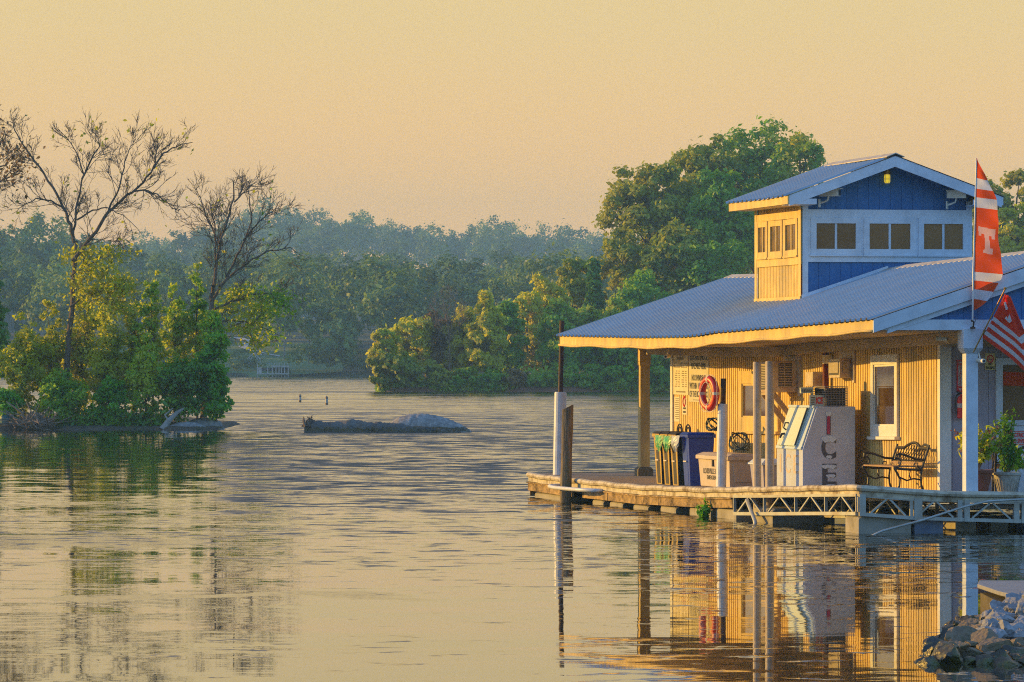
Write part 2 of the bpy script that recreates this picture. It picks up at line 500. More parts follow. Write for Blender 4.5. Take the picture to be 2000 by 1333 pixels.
M['forestfloor'] = pmat('forest_floor', (0.05, 0.065, 0.03), 0.95, var=0.4, scale=.05)
M['lawn'] = pmat('far_lawn', (0.13, 0.20, 0.06), 0.95, var=0.25, scale=.1)
M['path'] = pmat('pale_path', (0.55, 0.52, 0.48), 0.9)
M['greywood'] = pmat('pale_grey_timber', (0.46, 0.42, 0.38), 0.8, var=0.2)
M['buoy'] = pmat('buoy_white', (0.42, 0.40, 0.36), 0.5, dirt=(0.12, 0.10, 0.08), dirt_amt=0.6)
M['buoyband'] = pmat('buoy_band', (0.22, 0.10, 0.04), 0.6)
M['dish'] = pmat('teal_plastic', (0.03, 0.14, 0.15), 0.45)

M['leaf_gold'] = leafmat('golden_leaves', [(0.1858, 0.2528, 0.0084), (0.3981, 0.4214, 0.0101), (0.407, 0.46, 0.0118), (0.407, 0.46, 0.0134)], 0.58, 0.5)
M['leaf_yg'] = leafmat('yellow_green_leaves', [(0.1373, 0.3115, 0.0084), (0.2744, 0.458, 0.0101), (0.4573, 0.5, 0.0118), (0.4675, 0.5, 0.0118)], 0.55, 0.5)
M['leaf_green'] = leafmat('green_leaves', [(0.0645, 0.2382, 0.0101), (0.1076, 0.3663, 0.0118), (0.1974, 0.458, 0.0118), (0.3586, 0.4763, 0.0134)], 0.48, 0.5)
M['leaf_deep'] = leafmat('deep_green_leaves', [(0.0644, 0.1733, 0.0107), (0.0968, 0.2693, 0.0134), (0.1614, 0.3655, 0.0134), (0.2689, 0.3846, 0.0134)], 0.35, 0.5)
M['leaf_olive'] = leafmat('olive_tree_leaves', [(0.1257, 0.2136, 0.0082), (0.2305, 0.3107, 0.0109), (0.363, 0.38, 0.0122), (0.363, 0.38, 0.0136)], 0.42, 0.16)
M['leaf_pgold'] = leafmat('gold_green_tree_leaves', [(0.2984, 0.4403, 0.0076), (0.495, 0.5, 0.0091), (0.495, 0.5, 0.0091), (0.495, 0.5, 0.0106)], 0.55, 0.16)
M['leaf_pgreen'] = leafmat('fresh_green_tree_leaves', [(0.0884, 0.2515, 0.0091), (0.155, 0.3771, 0.0106), (0.2876, 0.425, 0.0121), (0.44, 0.425, 0.0121)], 0.45, 0.16)
M['leaf_pine'] = leafmat('dark_pine_needles', [(0.0497, 0.1466, 0.0118), (0.0828, 0.229, 0.0157), (0.1452, 0.2978, 0.0176)], 0.2, 0.2)
M['leaf_brown'] = leafmat('brown_dry_leaves', [(0.14, 0.0875, 0.0438), (0.2275, 0.1488, 0.0613), (0.2975, 0.1925, 0.07)], 0.35, 0.2)
M['leaf_far'] = leafmat('far_forest_leaves', [(0.0348, 0.0807, 0.0281), (0.0754, 0.1544, 0.0432), (0.1522, 0.2545, 0.054), (0.319, 0.4212, 0.0648)], 0.35, 0.07)
M['reed'] = leafmat('bank_grass', [(0.1793, 0.403, 0.0168), (0.3228, 0.5, 0.0252), (0.5021, 0.5, 0.0336)], 0.4, 0.4)
M['redgrass'] = leafmat('red_brown_seed_heads', [(0.175, 0.0525, 0.0438), (0.28, 0.105, 0.07), (0.2975, 0.175, 0.0525)], 0.35, 6)

# ------------------------------------------------------------------ water material: ripples as slopes, calmer close in and in the lee of the dock
def water_mat():
    m, nt, b = mat_base('lake_water')
    N, L = nt.nodes, nt.links
    b.inputs['Base Color'].default_value = (0.020, 0.026, 0.014, 1)
    b.inputs['Roughness'].default_value = 0.02
    b.inputs['IOR'].default_value = 1.333
    g = N.new('ShaderNodeNewGeometry')
    def math_(op, a, bb=None, cc=None):
        n = N.new('ShaderNodeMath'); n.operation = op
        for i, x in enumerate((a, bb, cc)):
            if x is None: continue
            if isinstance(x, (int, float)): n.inputs[i].default_value = x
            else: L.new(x, n.inputs[i])
        return n.outputs[0]
    def noise(scale, det=3, rough=0.55, off=0.0, w=None):
        mp = N.new('ShaderNodeMapping')
        mp.inputs['Scale'].default_value = scale
        mp.inputs['Location'].default_value = (off, off * 1.7, 0)
        L.new(g.outputs['Position'], mp.inputs[0])
        n = N.new('ShaderNodeTexNoise')
        n.inputs['Scale'].default_value = 1.0
        n.inputs['Detail'].default_value = det
        n.inputs['Roughness'].default_value = rough
        if w is not None: n.inputs['Distortion'].default_value = w
        L.new(mp.outputs[0], n.inputs[0])
        return n.outputs[0]
    def mrange(x, a, bb, c, d):
        n = N.new('ShaderNodeMapRange'); n.interpolation_type = 'SMOOTHSTEP'
        L.new(x, n.inputs[0])
        for i, k in enumerate((a, bb, c, d)): n.inputs[i + 1].default_value = k
        return n.outputs[0]
    s = N.new('ShaderNodeSeparateXYZ')
    L.new(g.outputs['Position'], s.inputs[0])
    X, Y = s.outputs[0], s.outputs[1]
    # breeze: still near the bank, ruffled farther out
    a1 = mrange(Y, 50, 110, 0.0042, 0.0115)
    a2 = mrange(Y, 105, 320, 0.0, 0.026)
    amp = math_('ADD', a1, a2)
    lee = mrange(math_('ADD', X, math_('MULTIPLY', Y, 0.02)), 2.0, 6.0, 1.0, 0.85)
    near = mrange(Y, 130, 260, 0.0, 1.0)
    lee = math_('MAXIMUM', lee, near)
    amp = math_('MULTIPLY', amp, lee)
    # sheltered water on the near side of the island
    shel = mrange(math_('ADD', X, math_('MULTIPLY', Y, 0.0515)), -0.9, 0.8, 0.0, 1.0)
    shel = math_('MAXIMUM', shel, mrange(Y, 84, 118, 1.0, 0.0))
    shel = math_('MAXIMUM', shel, mrange(Y, 206, 222, 0.0, 1.0))
    shel = math_('MULTIPLY_ADD', shel, 0.74, 0.26)
    amp = math_('MULTIPLY', amp, shel)
    # streaky patches of calmer and livelier water
    patch = mrange(noise((0.035, 0.16, 1), 3, 0.55, 3.0), 0.34, 0.66, 0.25, 1.9)
    amp = math_('MULTIPLY', amp, patch)
    # ripples: crests lie across the view
    n1 = math_('SUBTRACT', noise((0.6, 1.6, 1), 2, 0.5, 11.0, 0.3), 0.5)
    n2 = math_('SUBTRACT', noise((2.4, 5.5, 1), 2, 0.55, 5.0, 0.3), 0.5)
    n3 = math_('SUBTRACT', noise((0.16, 0.42, 1), 3, 0.55, 23.0), 0.5)
    sy = math_('ADD', math_('ADD', math_('MULTIPLY', n1, 3.2), math_('MULTIPLY', n2, 3.2)), math_('MULTIPLY', n3, 4.2))
    nx = math_('SUBTRACT', noise((1.1, 1.3, 1), 3, 0.55, 31.0), 0.5)
    sx = math_('MULTIPLY', nx, 1.5)
    # wind ruffled bands (paler, they mirror a higher part of the sky)
    def band(cx, cy, rx, ry, wob):
        dx = math_('DIVIDE', math_('SUBTRACT', X, cx), rx)
        w_ = math_('MULTIPLY', math_('SUBTRACT', noise((0.5, 0.22, 1), 4, 0.6, wob), 0.5), 6.5)
        dy = math_('DIVIDE', math_('ADD', math_('SUBTRACT', Y, cy), w_), ry)
        d = math_('ADD', math_('MULTIPLY', dx, dx), math_('MULTIPLY', dy, dy))
        return mrange(d, 0.55, 1.1, 1.0, 0.0)
    rf = math_('MAXIMUM', band(-6.6, 85.0, 2.1, 3.2, 2.0), band(-3.2, 66.0, 2.6, 0.9, 7.0))
    fine = math_('SUBTRACT', noise((9, 24, 1), 2, 0.6, 41.0), 0.5)
    # far facets are seen from their near side: a mean lean towards the bank, as on real ruffled water
    lean = math_('MULTIPLY', amp, mrange(Y, 110, 300, 0.62, 1.15))
    sy_t = math_('SUBTRACT', math_('MULTIPLY', sy, amp), lean)
    sy_t = math_('SUBTRACT', sy_t, math_('MULTIPLY', rf, math_('MULTIPLY_ADD', math_('ABSOLUTE', fine), 0.25, 0.012)))
    # steep near faces of the wavelets: thin dark streaks that mirror the sky high up
    z1 = math_('ADD', noise((0.66, 0.58, 1), 5, 0.68, 51.0, 0.4), mrange(Y, 72, 122, -0.17, 0.03))
    z1 = math_('ADD', z1, math_('MULTIPLY', math_('SUBTRACT', noise((0.05, 0.05, 1), 2, 0.5, 71.0), 0.5), 0.14))
    st1 = math_('MULTIPLY', mrange(z1, 0.455, 0.63, 0.0, 0.17), mrange(Y, 190, 290, 1.0, 0.22))
    z2 = math_('ADD', noise((1.3, 1.7, 1), 4, 0.66, 61.0, 0.4), mrange(Y, 50, 92, -0.13, 0.0))
    z2 = math_('ADD', z2, math_('MULTIPLY', math_('SUBTRACT', noise((0.09, 0.09, 1), 2, 0.5, 81.0), 0.5), 0.30))
    st2 = math_('MULTIPLY', mrange(z2, 0.48, 0.68, 0.0, 0.12), mrange(Y, 190, 290, 1.0, 0.3))
    sy_t = math_('SUBTRACT', sy_t, math_('MULTIPLY', math_('ADD', st1, st2), math_('MULTIPLY', shel, shel)))
    sx_t = math_('MULTIPLY', sx, amp)
    cmb = N.new('ShaderNodeCombineXYZ')
    L.new(sx_t, cmb.inputs[0]); L.new(sy_t, cmb.inputs[1]); cmb.inputs[2].default_value = 1.0
    nv = N.new('ShaderNodeVectorMath'); nv.operation = 'NORMALIZE'
    L.new(cmb.outputs[0], nv.inputs[0])
    L.new(nv.outputs[0], b.inputs['Normal'])
    return m

mb = MB()
mb.add([(-2600, -300, 0), (2600, -300, 0), (2600, 2600, 0), (-2600, 2600, 0)], [(0, 1, 2, 3)])
tag(mb.build('lake_water', water_mat(), loc=(0, 0, 0)), kind='structure')

# ------------------------------------------------------------------ frame of the floating building: u across (right), v along the lit wall (back), w up
T_ = 0.227
C_ = 1 / math.sqrt(1 + T_ * T_)
S_ = T_ * C_
X0, Y0 = 5.655, 89.0
BROT = math.atan2(S_, C_)
def sag_roof(v):
    return float(np.interp(v, (-1, 0, 4.32, 9.56, 10.67, 11.8, 14.8, 21.4, 24), (0, 0, -.085, -.178, -.225, -.245, -.246, -.195, -.18)))
def sag_deck(v):
    return float(np.interp(v, (-1, 0, 2.1, 5.33, 9.33, 12.8, 14.2, 17, 19.8, 23), (0, 0, -.055, -.150, -.255, -.30, -.32, -.31, -.31, -.275)))
def sag_front(u, v):
    k = float(np.interp(v, (2.2, 8), (1, 0)))
    return k * float(np.interp(u, (-.29, .53, 1.2, 2.47, 6), (0, -.068, -.095, -.138, -.16)))
def sag(u, v, w):
    k = min(1, max(0, (w - .75) / 2.4))
    return (1 - k) * (sag_deck(v) + sag_front(u, v)) + k * sag_roof(v)
def B(p):
    u, v, w = p
    return Vector((X0 + C_ * u - S_ * v, Y0 + S_ * u + C_ * v, w + sag(u, v, w)))
def flat(u, v, z):
    return Vector((X0 + C_ * u - S_ * v, Y0 + S_ * u + C_ * v, z))
def winv(u, v, z):
    a = z
    for _ in range(12):
        a = z - sag(u, v, a)
    return a
DECK = 0.745
def on_deck(u, v, dz=0.0):
    return B((u, v, DECK)) + Vector((0, 0, dz))
def local(origin, ang=0.0):
    """things standing on the deck: x to the right (u), y to the back (v), turned by ang"""
    a = BROT + ang
    ca, sa = math.cos(a), math.sin(a)
    o = Vector(origin)
    return lambda p: o + Vector((p[0] * ca - p[1] * sa, p[0] * sa + p[1] * ca, p[2]))
def sweep(mb, poly, vs_):
    """profile in (u, w) carried along v through many stations so that it follows the sag"""
    n = len(poly)
    pts = [(p[0], v, p[1]) for v in vs_ for p in poly]
    fs = [tuple(range(n)), tuple((len(vs_) - 1) * n + i for i in range(n - 1, -1, -1))]
    for i in range(len(vs_) - 1):
        fs += [(i * n + k, (i + 1) * n + k, (i + 1) * n + (k + 1) % n, i * n + (k + 1) % n) for k in range(n)]
    return mb.add(pts, fs)
def rect(u0, u1, w0, w1):
    return [(u0, w0), (u1, w0), (u1, w1), (u0, w1)]
def stations(a, b, step=0.7):
    n = max(1, int(abs(b - a) / step + .5))
    return [a + (b - a) * i / n for i in range(n + 1)]
def abox(mb, axis, const, out, a0, a1, z0, z1, d0, d1):
    p, q = sorted((const + out * d0, const + out * d1))
    if axis == 'u':
        return mb.box(p, q, a0, a1, z0, z1)
    return mb.box(a0, a1, p, q, z0, z1)
def siding(mb, axis, const, out, a0, a1, zlo, zhi, pitch=0.1, g=0.026, d=0.022):
    """grooved plywood siding as a real profile"""
    seq = []
    a = a0
    while a < a1 - 1e-6:
        b = min(a1, a + pitch)
        seq += [(a, 0), (max(a, b - g), 0), (max(a, b - g) + 1e-3, -d), (b - 1e-3, -d)]
        a = b
    seq.append((a1, 0))
    pts = []
    for (a, dd) in seq:
        c = const + out * dd
        for z in (zlo(a) if callable(zlo) else zlo, zhi(a) if callable(zhi) else zhi):
            pts.append((c, a, z) if axis == 'u' else (a, c, z))
    fs = [(2 * i, 2 * i + 2, 2 * i + 3, 2 * i + 1) for i in range(len(seq) - 1)]
    return mb.add(pts, fs)

UW, VW = 1.72, 2.0            # the wall corner
UR = 3.44                     # ridge
V_END = 21.37
def roof_w(u):                # top of the main roof
    return 3.365 + (4.50 - 3.365) * (u / UR if u <= UR else (2 * UR - u) / UR)

bld = root('boathouse', B((UW, VW, DECK)), 'long floating dock store with blue metal roof, lookout cupola and golden sunlit side wall', 'boathouse')

# walls
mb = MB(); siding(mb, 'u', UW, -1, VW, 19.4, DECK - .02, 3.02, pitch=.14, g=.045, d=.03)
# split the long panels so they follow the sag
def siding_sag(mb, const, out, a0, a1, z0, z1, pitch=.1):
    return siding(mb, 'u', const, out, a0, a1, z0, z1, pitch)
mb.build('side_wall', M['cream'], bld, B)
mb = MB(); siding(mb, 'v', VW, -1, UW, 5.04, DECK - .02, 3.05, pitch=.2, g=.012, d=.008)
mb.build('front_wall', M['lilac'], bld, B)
mb = MB(); mb.box(UW + .03, 5.04, 19.37, 19.40, DECK, 3.1); mb.box(5.0, 5.04, VW + .05, 19.36, DECK, 3.1)
mb.build('rear_wall', M['lilac'], bld, B)
mb = MB()
mb.box(UW - .03, UW + .004, VW - .03, VW + .10, DECK, 3.0)      # corner boards
mb.build('corner_board', M['white'], bld, B)
mb = MB(); mb.box(UW + .006, UW + .16, VW - .032, VW - .004, DECK, 3.0)
mb.build('corner_board', M['white'], bld, B)
mb = MB(); mb.box(UW - .028, UW - .002, 19.24, 19.40, DECK, 3.0)
mb.build('corner_board', M['white'], bld, B)

# beams, soffit, posts
mb = MB(); sweep(mb, rect(1.60, 1.745, 3.0, 3.172), stations(0.12, 21.25))
mb.build('side_beam', M['soffit'], bld, B)
mb = MB(); mb.box(1.76, 5.2, VW - .14, VW - .034, 2.97, 3.172)
mb.build('front_header', M['soffit'], bld, B)
mb = MB(); sweep(mb, rect(0.04, 6.84, 3.176, 3.19), stations(0.14, 21.33))
mb.build('soffit', M['soffit'], bld, B)
mb = MB(); sweep(mb, rect(-0.0, 0.035, 3.172, 3.338), stations(-0.02, V_END, .5))
mb.build('eave_fascia', M['cream'], bld, B)
mb = MB()
pts = stations(-0.03, V_END, .5)
mb.tube([(-.02, v, 3.165 + .012 * math.sin(v * 2.1)) for v in pts], .022, 6)
mb.build('eave_cable', M['cream'], bld, B, smooth=True)
mb = MB(); sweep(mb, rect(6.84, 6.88, 3.172, 3.338), stations(-0.02, V_END))
mb.build('eave_fascia', M['bluewhite'], bld, B)
mb = MB(); mb.box(0.04, 6.84, -.02, .10, 3.18, 3.345)
mb.build('front_beam', M['bluewhite'], bld, B)
mb = MB()
siding(mb, 'v', .085, -1, .30, 6.58, 3.346, lambda a: roof_w(a) - .06, pitch=.24, g=.012, d=.008)
mb.build('gable_siding', M['blue'], bld, B)
mb = MB()
siding(mb, 'v', 21.30, 1, .30, 6.58, 3.346, lambda a: roof_w(a) - .06, pitch=.24, g=.012, d=.008)
mb.build('rear_gable_siding', M['blue'], bld, B)
for name, v0, v1, lo, hi in (('rake_board', -.075, -.03, -.225, -.018), ('rake_trim', -.026, .075, -.31, -.11)):
    mb = MB()
    for (a, b) in ((-.02 if name == 'rake_board' else .22, UR), (UR, 6.9 if name == 'rake_board' else 6.66)):
        f = lambda u: roof_w(max(0, min(2 * UR, u)))
        pa = [(a, f(a) + lo), (b, f(b) + lo), (b, f(b) + hi), (a, f(a) + hi)]
        mb.prism(pa, 1, v0, v1)
    mb.build(name, M['bluewhite'], bld, B)

def post(u, v, w0, w1, t, mat, cap=None, foot=None):
    mb = MB()
    mb.box(u - t / 2, u + t / 2, v - t / 2, v + t / 2, w0, w1)
    p = mb.build('post', mat, bld, B, bevel=.008)
    if cap:
        mb = MB()
        z0, k = cap
        mb.hexa([(u - t / 2 - .01, v - t / 2 - .01, z0 - .07), (u + t / 2 + .01, v - t / 2 - .01, z0 - .07), (u + t / 2 + .01, v + t / 2 + .01, z0 - .07), (u - t / 2 - .01, v + t / 2 + .01, z0 - .07),
                 (u - k, v - k, z0), (u + k, v - k, z0), (u + k, v + k, z0), (u - k, v + k, z0)])
        mb.box(u - k, u + k, v - k, v + k, z0 + .001, 3.21)
        c = mb.build('post_cap', mat, bld, B, bevel=.008)
    if foot:
        mb = MB(); mb.box(u - foot, u + foot, v - foot, v + foot, w0 - .001, w0 + .12)
        mb.hexa([(u - foot, v - foot, w0 + .121), (u + foot, v - foot, w0 + .121), (u + foot, v + foot, w0 + .121), (u - foot, v + foot, w0 + .121),
                 (u - t / 2 - .01, v - t / 2 - .01, w0 + .17), (u + t / 2 + .01, v - t / 2 - .01, w0 + .17), (u + t / 2 + .01, v + t / 2 + .01, w0 + .17), (u - t / 2 - .01, v + t / 2 + .01, w0 + .17)])
        mb.build('post_foot', M['pile'], bld, B)
post(1.60, .06, DECK - .06, 3.18, .20, M['bluewhite'], cap=(2.90, .16))
post(1.60, 21.08, DECK, 3.0, .19, M['cream'], cap=(2.86, .11), foot=.15)

# main roof: ribbed metal sheets running from ridge to eave
def two_tone(mb, pts, rows, cols):      # shade painted into the valleys as a darker colour, so the ribs stand out
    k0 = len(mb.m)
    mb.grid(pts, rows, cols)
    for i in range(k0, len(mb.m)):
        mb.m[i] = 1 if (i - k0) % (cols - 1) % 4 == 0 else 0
def ribbed_roof(mb, u0, u1, fz, v0, v1, pitch=.30, h=.036, rows=4):
    vs_ = []
    v = v0
    while v < v1:
        vs_ += [(v, 0), (v + pitch * .58, 0), (v + pitch * .66, h), (v + pitch * .92, h)]
        v += pitch
    pts = []
    for i in range(rows):
        u = u0 + (u1 - u0) * i / (rows - 1)
        for (v, d) in vs_:
            pts.append((u, min(v, v1), fz(u) + d))
    two_tone(mb, pts, rows, len(vs_))
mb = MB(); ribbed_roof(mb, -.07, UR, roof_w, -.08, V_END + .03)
rf = mb.build('main_roof', [M['roof'], M['roofshade']], bld, B)
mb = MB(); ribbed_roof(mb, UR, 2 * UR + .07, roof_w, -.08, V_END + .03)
mb.build('main_roof', [M['roof'], M['roofshade']], bld, B)
mb = MB()
prof = [(UR - .16, roof_w(UR - .16) + .022), (UR, roof_w(UR) + .03), (UR + .16, roof_w(UR + .16) + .022), (UR + .16, roof_w(UR + .16) + .034), (UR, roof_w(UR) + .045), (UR - .16, roof_w(UR - .16) + .034)]
sweep(mb, prof, stations(-.08, V_END + .03))
o = mb.build('ridge_cap', M['ridge'], rf, B)

# windows of the side wall
def window(parent, axis, const, out, a0, a1, z0, z1, name='window', fr=.10, depth=.05, mat='white', sash=0, sill=True, pane_mat='glass', curtain=False):
    mb = MB()
    abox(mb, axis, const, out, a0, a0 + fr, z0, z1, .004, depth)
    abox(mb, axis, const, out, a1 - fr, a1, z0, z1, .004, depth)
    abox(mb, axis, const, out, a0 + fr, a1 - fr, z1 - fr, z1, .004, depth - .003)
    abox(mb, axis, const, out, a0 + fr, a1 - fr, z0, z0 + fr * 1.1, .004, depth - .003)
    # inner sash frame
    i = fr + .035
    for (x0, x1, y0, y1) in ((a0 + fr, a0 + i, z0 + fr * 1.1, z1 - fr), (a1 - i, a1 - fr, z0 + fr * 1.1, z1 - fr), (a0 + i, a1 - i, z1 - i, z1 - fr), (a0 + i, a1 - i, z0 + fr * 1.1, z0 + i + .01)):
        abox(mb, axis, const, out, x0, x1, y0, y1, .004, depth - .022)
    for k in range(sash):
        x = a0 + (a1 - a0) * (k + 1) / (sash + 1)
        abox(mb, axis, const, out, x - .022, x + .022, z0 + i + .01, z1 - i, .006, depth - .024)
    w = mb.build(name, M[mat], parent, B)
    mb = MB(); abox(mb, axis, const, out, a0 + i - .01, a1 - i + .01, z0 + i - .01, z1 - i + .01, .002, .012)
    mb.build('pane', M[pane_mat], w, B)
    if sill:
        mb = MB(); abox(mb, axis, const, out, a0 - .04, a1 + .04, z0 - .05, z0 - .002, .004, depth + .05)
        mb.build('sill', M[mat], w, B)
    return w
window(bld, 'u', UW, -1, 4.32, 5.86, 1.60, 2.90, fr=.15)
window(bld, 'u', UW, -1, 11.66, 14.34, 1.70, 2.75, fr=.22, sash=1, mat='cream')
# front door with a glazed upper half, on the shaded wall
mb = MB()
abox(mb, 'v', VW, -1, 2.63, 2.74, DECK, 2.80, .004, .05)
abox(mb, 'v', VW, -1, 2.741, 4.2, 2.70, 2.80, .004, .048)
abox(mb, 'v', VW, -1, 2.741, 4.2, DECK, 1.78, .004, .03)
abox(mb, 'v', VW, -1, 2.741, 4.2, 1.781, 1.86, .004, .06)
dr = mb.build('front_window_bay', M['bluewhite'], bld, B)
mb = MB(); abox(mb, 'v', VW, -1, 2.742, 4.2, 1.861, 2.699, .004, .012)
mb.build('pane', M['glass'], dr, B)

# ------------------------------------------------------------------ cupola
CU0, CU1, CV0, CV1 = 1.88, 4.98, 10.8, 13.85
DZ = .228
cmid = (CU0 + CU1) / 2
cup = None
def cpart(mb, name, mat, **k):
    return mb.build(name, mat, cup, B, **k)
mb = MB()
mb.box(CU0 + .02, CU1 - .02, CV0 + .02, CV1, 3.7, 5.60)
cup = mb.build('cupola', M['white'], bld, B)
zl = lambda u: roof_w(u) - .05
mb = MB(); siding(mb, 'u', CU0, -1, CV0 + .1, CV1 - .1, roof_w(CU0) - .02, 4.40 + DZ, pitch=.1)
siding(mb, 'u', CU0, -1, CV0 + .1, CV1 - .1, 5.33 + DZ, 5.50 + DZ, pitch=.1)
cpart(mb, 'side_siding', M['cream'])
mb = MB(); siding(mb, 'v', CV0, -1, CU0 + .1, CU1 - .1, zl, 4.44 + DZ, pitch=.2, g=.012, d=.008)
CE = 5.56 + DZ
CP = 6.27 + DZ
CL, CR = 1.47, 5.41
def croof(u):
    return CE + (CP - CE) * ((u - CL) / (cmid - CL) if u <= cmid else (CR - u) / (CR - cmid))
siding(mb, 'v', CV0, -1, CU0 + .02, CU1 - .02, 5.35 + DZ, lambda a: croof(a) - .07, pitch=.2, g=.012, d=.008)
cpart(mb, 'front_siding', M['blue'])
# window band boards
def band_boards(mb, axis, const, out, a0, a1, wins, z0, z1, zb, zt):
    abox(mb, axis, const, out, a0, a1, z0, zb, .002, .03)
    abox(mb, axis, const, out, a0, a1, zt, z1, .002, .03)
    edges = [a0] + [x for w in wins for x in w] + [a1]
    for i in range(0, len(edges), 2):
        abox(mb, axis, const, out, edges[i], edges[i + 1], zb + .001, zt - .001, .002, .028)
fw = [(2.02, 2.96), (2.99, 3.95), (3.98, 4.93)]
fw = [(2.03, 2.95), (3.0, 3.95), (4.0, 4.92)]
sw = [(10.98, 11.86), (11.98, 12.86), (12.98, 13.80 - .1)]
zb, zt = 4.55 + DZ, 5.20 + DZ
mb = MB(); band_boards(mb, 'v', CV0, -1, CU0 + .001, CU1, fw, 4.42 + DZ, 5.345 + DZ, zb, zt)
mb.box(CU0 - .002, CU0 + .10, CV0 - .034, CV0 - .031, roof_w(CU0) - .02, 5.5 + DZ)
mb.box(CU0 + .0, CU0 + .10, CV0 - .030, CV0 + .0, roof_w(CU0) - .02, 4.418 + DZ)
mb.box(CU1 - .10, CU1 + .01, CV0 - .034, CV0 - .031, roof_w(CU1) - .02, 5.5 + DZ)
cpart(mb, 'front_band', M['bluewhite'])
mb = MB(); band_boards(mb, 'u', CU0, -1, CV0 + .002, CV1, sw, 4.38 + DZ, 5.325 + DZ, zb, zt)
mb.box(CU0 - .036, CU0 - .031, CV0 - .03, CV0 + .12, roof_w(CU0) - .02, 5.5 + DZ)
mb.box(CU0 - .036, CU0 - .031, CV1 - .14, CV1, roof_w(CU0) - .02, 5.5 + DZ)
mb.box(CU0 - .05, CU0 - .037, CV0 - .03, CV1, roof_w(CU0) - .01, roof_w(CU0) + .06)
cpart(mb, 'side_band', M['cream'])
def cwin(axis, const, out, a0, a1, mat):
    mb = MB()
    d = .045
    f = .10
    abox(mb, axis, const, out, a0, a0 + f, zb, zt, .004, d); abox(mb, axis, const, out, a1 - f, a1, zb, zt, .004, d)
    abox(mb, axis, const, out, a0 + f, a1 - f, zb, zb + f, .004, d - .002); abox(mb, axis, const, out, a0 + f, a1 - f, zt - f, zt, .004, d - .002)
    x = (a0 + a1) / 2
    abox(mb, axis, const, out, x - .02, x + .02, zb + f, zt - f, .004, d - .015)
    abox(mb, axis, const, out, a0 - .02, a1 + .02, zb - .03, zb - .001, .004, d + .02)
    mb.mi = 1
    abox(mb, axis, const, out, a0 + f - .005, a1 - f + .005, zb + f - .005, zt - f + .005, .002, .014)
    cpart(mb, 'window', [M[mat], M['glass' if axis == 'v' else 'suntintglass']])
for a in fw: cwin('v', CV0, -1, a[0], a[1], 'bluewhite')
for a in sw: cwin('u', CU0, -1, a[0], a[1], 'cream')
# cupola roof
mb = MB()
v0, v1 = 10.28, 14.25
for (ua, ub) in ((CL - .03, cmid), (cmid, CR + .03)):
    vs_ = []
    v = v0 - .02
    while v < v1 + .02:
        vs_ += [(v, 0), (v + .174, 0), (v + .198, .034), (v + .276, .034)]
        v += .30
    pts = []
    for i in range(3):
        u = ua + (ub - ua) * i / 2
        pts += [(u, v, croof(u) + d) for (v, d) in vs_]
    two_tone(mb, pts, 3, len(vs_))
cpart(mb, 'roof', [M['roof'], M['roofshade']])
mb = MB()
mb.prism([(cmid - .16, croof(cmid - .16) + .022), (cmid, CP + .03), (cmid + .16, croof(cmid + .16) + .022), (cmid + .16, croof(cmid + .16) + .036), (cmid, CP + .046), (cmid - .16, croof(cmid - .16) + .036)], 1, v0 - .03, v1 + .03)
cpart(mb, 'ridge_cap', M['ridge'])
mb = MB()
mb.box(CL, CL + .03, v0, v1, CE - .155, CE - .012)
cpart(mb, 'eave_fascia', M['cream'])
mb = MB()
mb.box(CR - .03, CR, v0, v1, CE - .155, CE - .012)
for a, b in ((CL + .031, cmid), (cmid, CR - .031)):
    mb.prism([(a, croof(a) - .20), (b, croof(b) - .20), (b, croof(b) - .014), (a, croof(a) - .014)], 1, v0 - .002, v0 + .035)
for a, b in ((CL + .032, CU0 + .12), (CU1 - .12, CR - .032)):   # boxed eave returns
    mb.box(a, b, v0 + .037, CV0 - .036, CE - .155, CE - .145)
    hi = min(croof(a), croof(b)) - .16
    mb.box(a, b, v0 + .003, v0 + .034, CE - .155, CE - .06)
cpart(mb, 'rake_board', M['bluewhite'])
mb = MB()
mb.box(CL + .033, CU0, CV0, v1 - .02, CE - .15, CE - .14)
cpart(mb, 'soffit', M['cream'])
mb = MB()
mb.box(CU1, CR - .033, CV0, v1 - .02, CE - .15, CE - .14)
cpart(mb, 'soffit', M['cream'])
# flashing where cupola meets the roof
mb = MB()
mb.prism([(CU0 - .02, roof_w(CU0) + .02), (UR, roof_w(UR) + .02), (UR, roof_w(UR) + .085), (CU0 - .02, roof_w(CU0) + .085)], 1, CV0 - .05, CV0 - .036)
mb.prism([(CU0 - .02, roof_w(CU0) + .017), (UR, roof_w(UR) + .017), (UR, roof_w(UR) + .024), (CU0 - .02, roof_w(CU0) + .024)], 1, CV0 - .13, CV0 - .05)
cpart(mb, 'flashing', M['bluewhite'])

# ------------------------------------------------------------------ lettering
def add_text(mb, s, f, size, width=None, align='CENTER', bold=0.0):
    cu = bpy.data.curves.new('lettering', 'FONT')
    cu.body = s
    cu.size = size
    cu.align_x = align
    cu.align_y = 'CENTER'
    cu.extrude = 0.0015
    cu.offset = bold
    ob = bpy.data.objects.new('lettering', cu)
    COL.objects.link(ob)
    dg = bpy.context.evaluated_depsgraph_get()
    me = ob.evaluated_get(dg).to_mesh()
    vs_ = [v.co.copy() for v in me.vertices]
    fs = [tuple(p.vertices) for p in me.polygons]
    ob.evaluated_get(dg).to_mesh_clear()
    bpy.data.objects.remove(ob)
    bpy.data.curves.remove(cu)
    if vs_ and width:
        w = max(v.x for v in vs_) - min(v.x for v in vs_)
        k = width / w
        for v in vs_: v.x *= k
    mb.add([f(v) for v in vs_], fs)
    return mb
def on_side(v0, w0, u=UW, d=.02):      # text on the lit wall: reads along -v
    return lambda p: (u - d - p[2], v0 - p[0], w0 + p[1])
def on_front(u0, w0, v=VW, d=.02):
    return lambda p: (u0 + p[0], v - d - p[2], w0 + p[1])

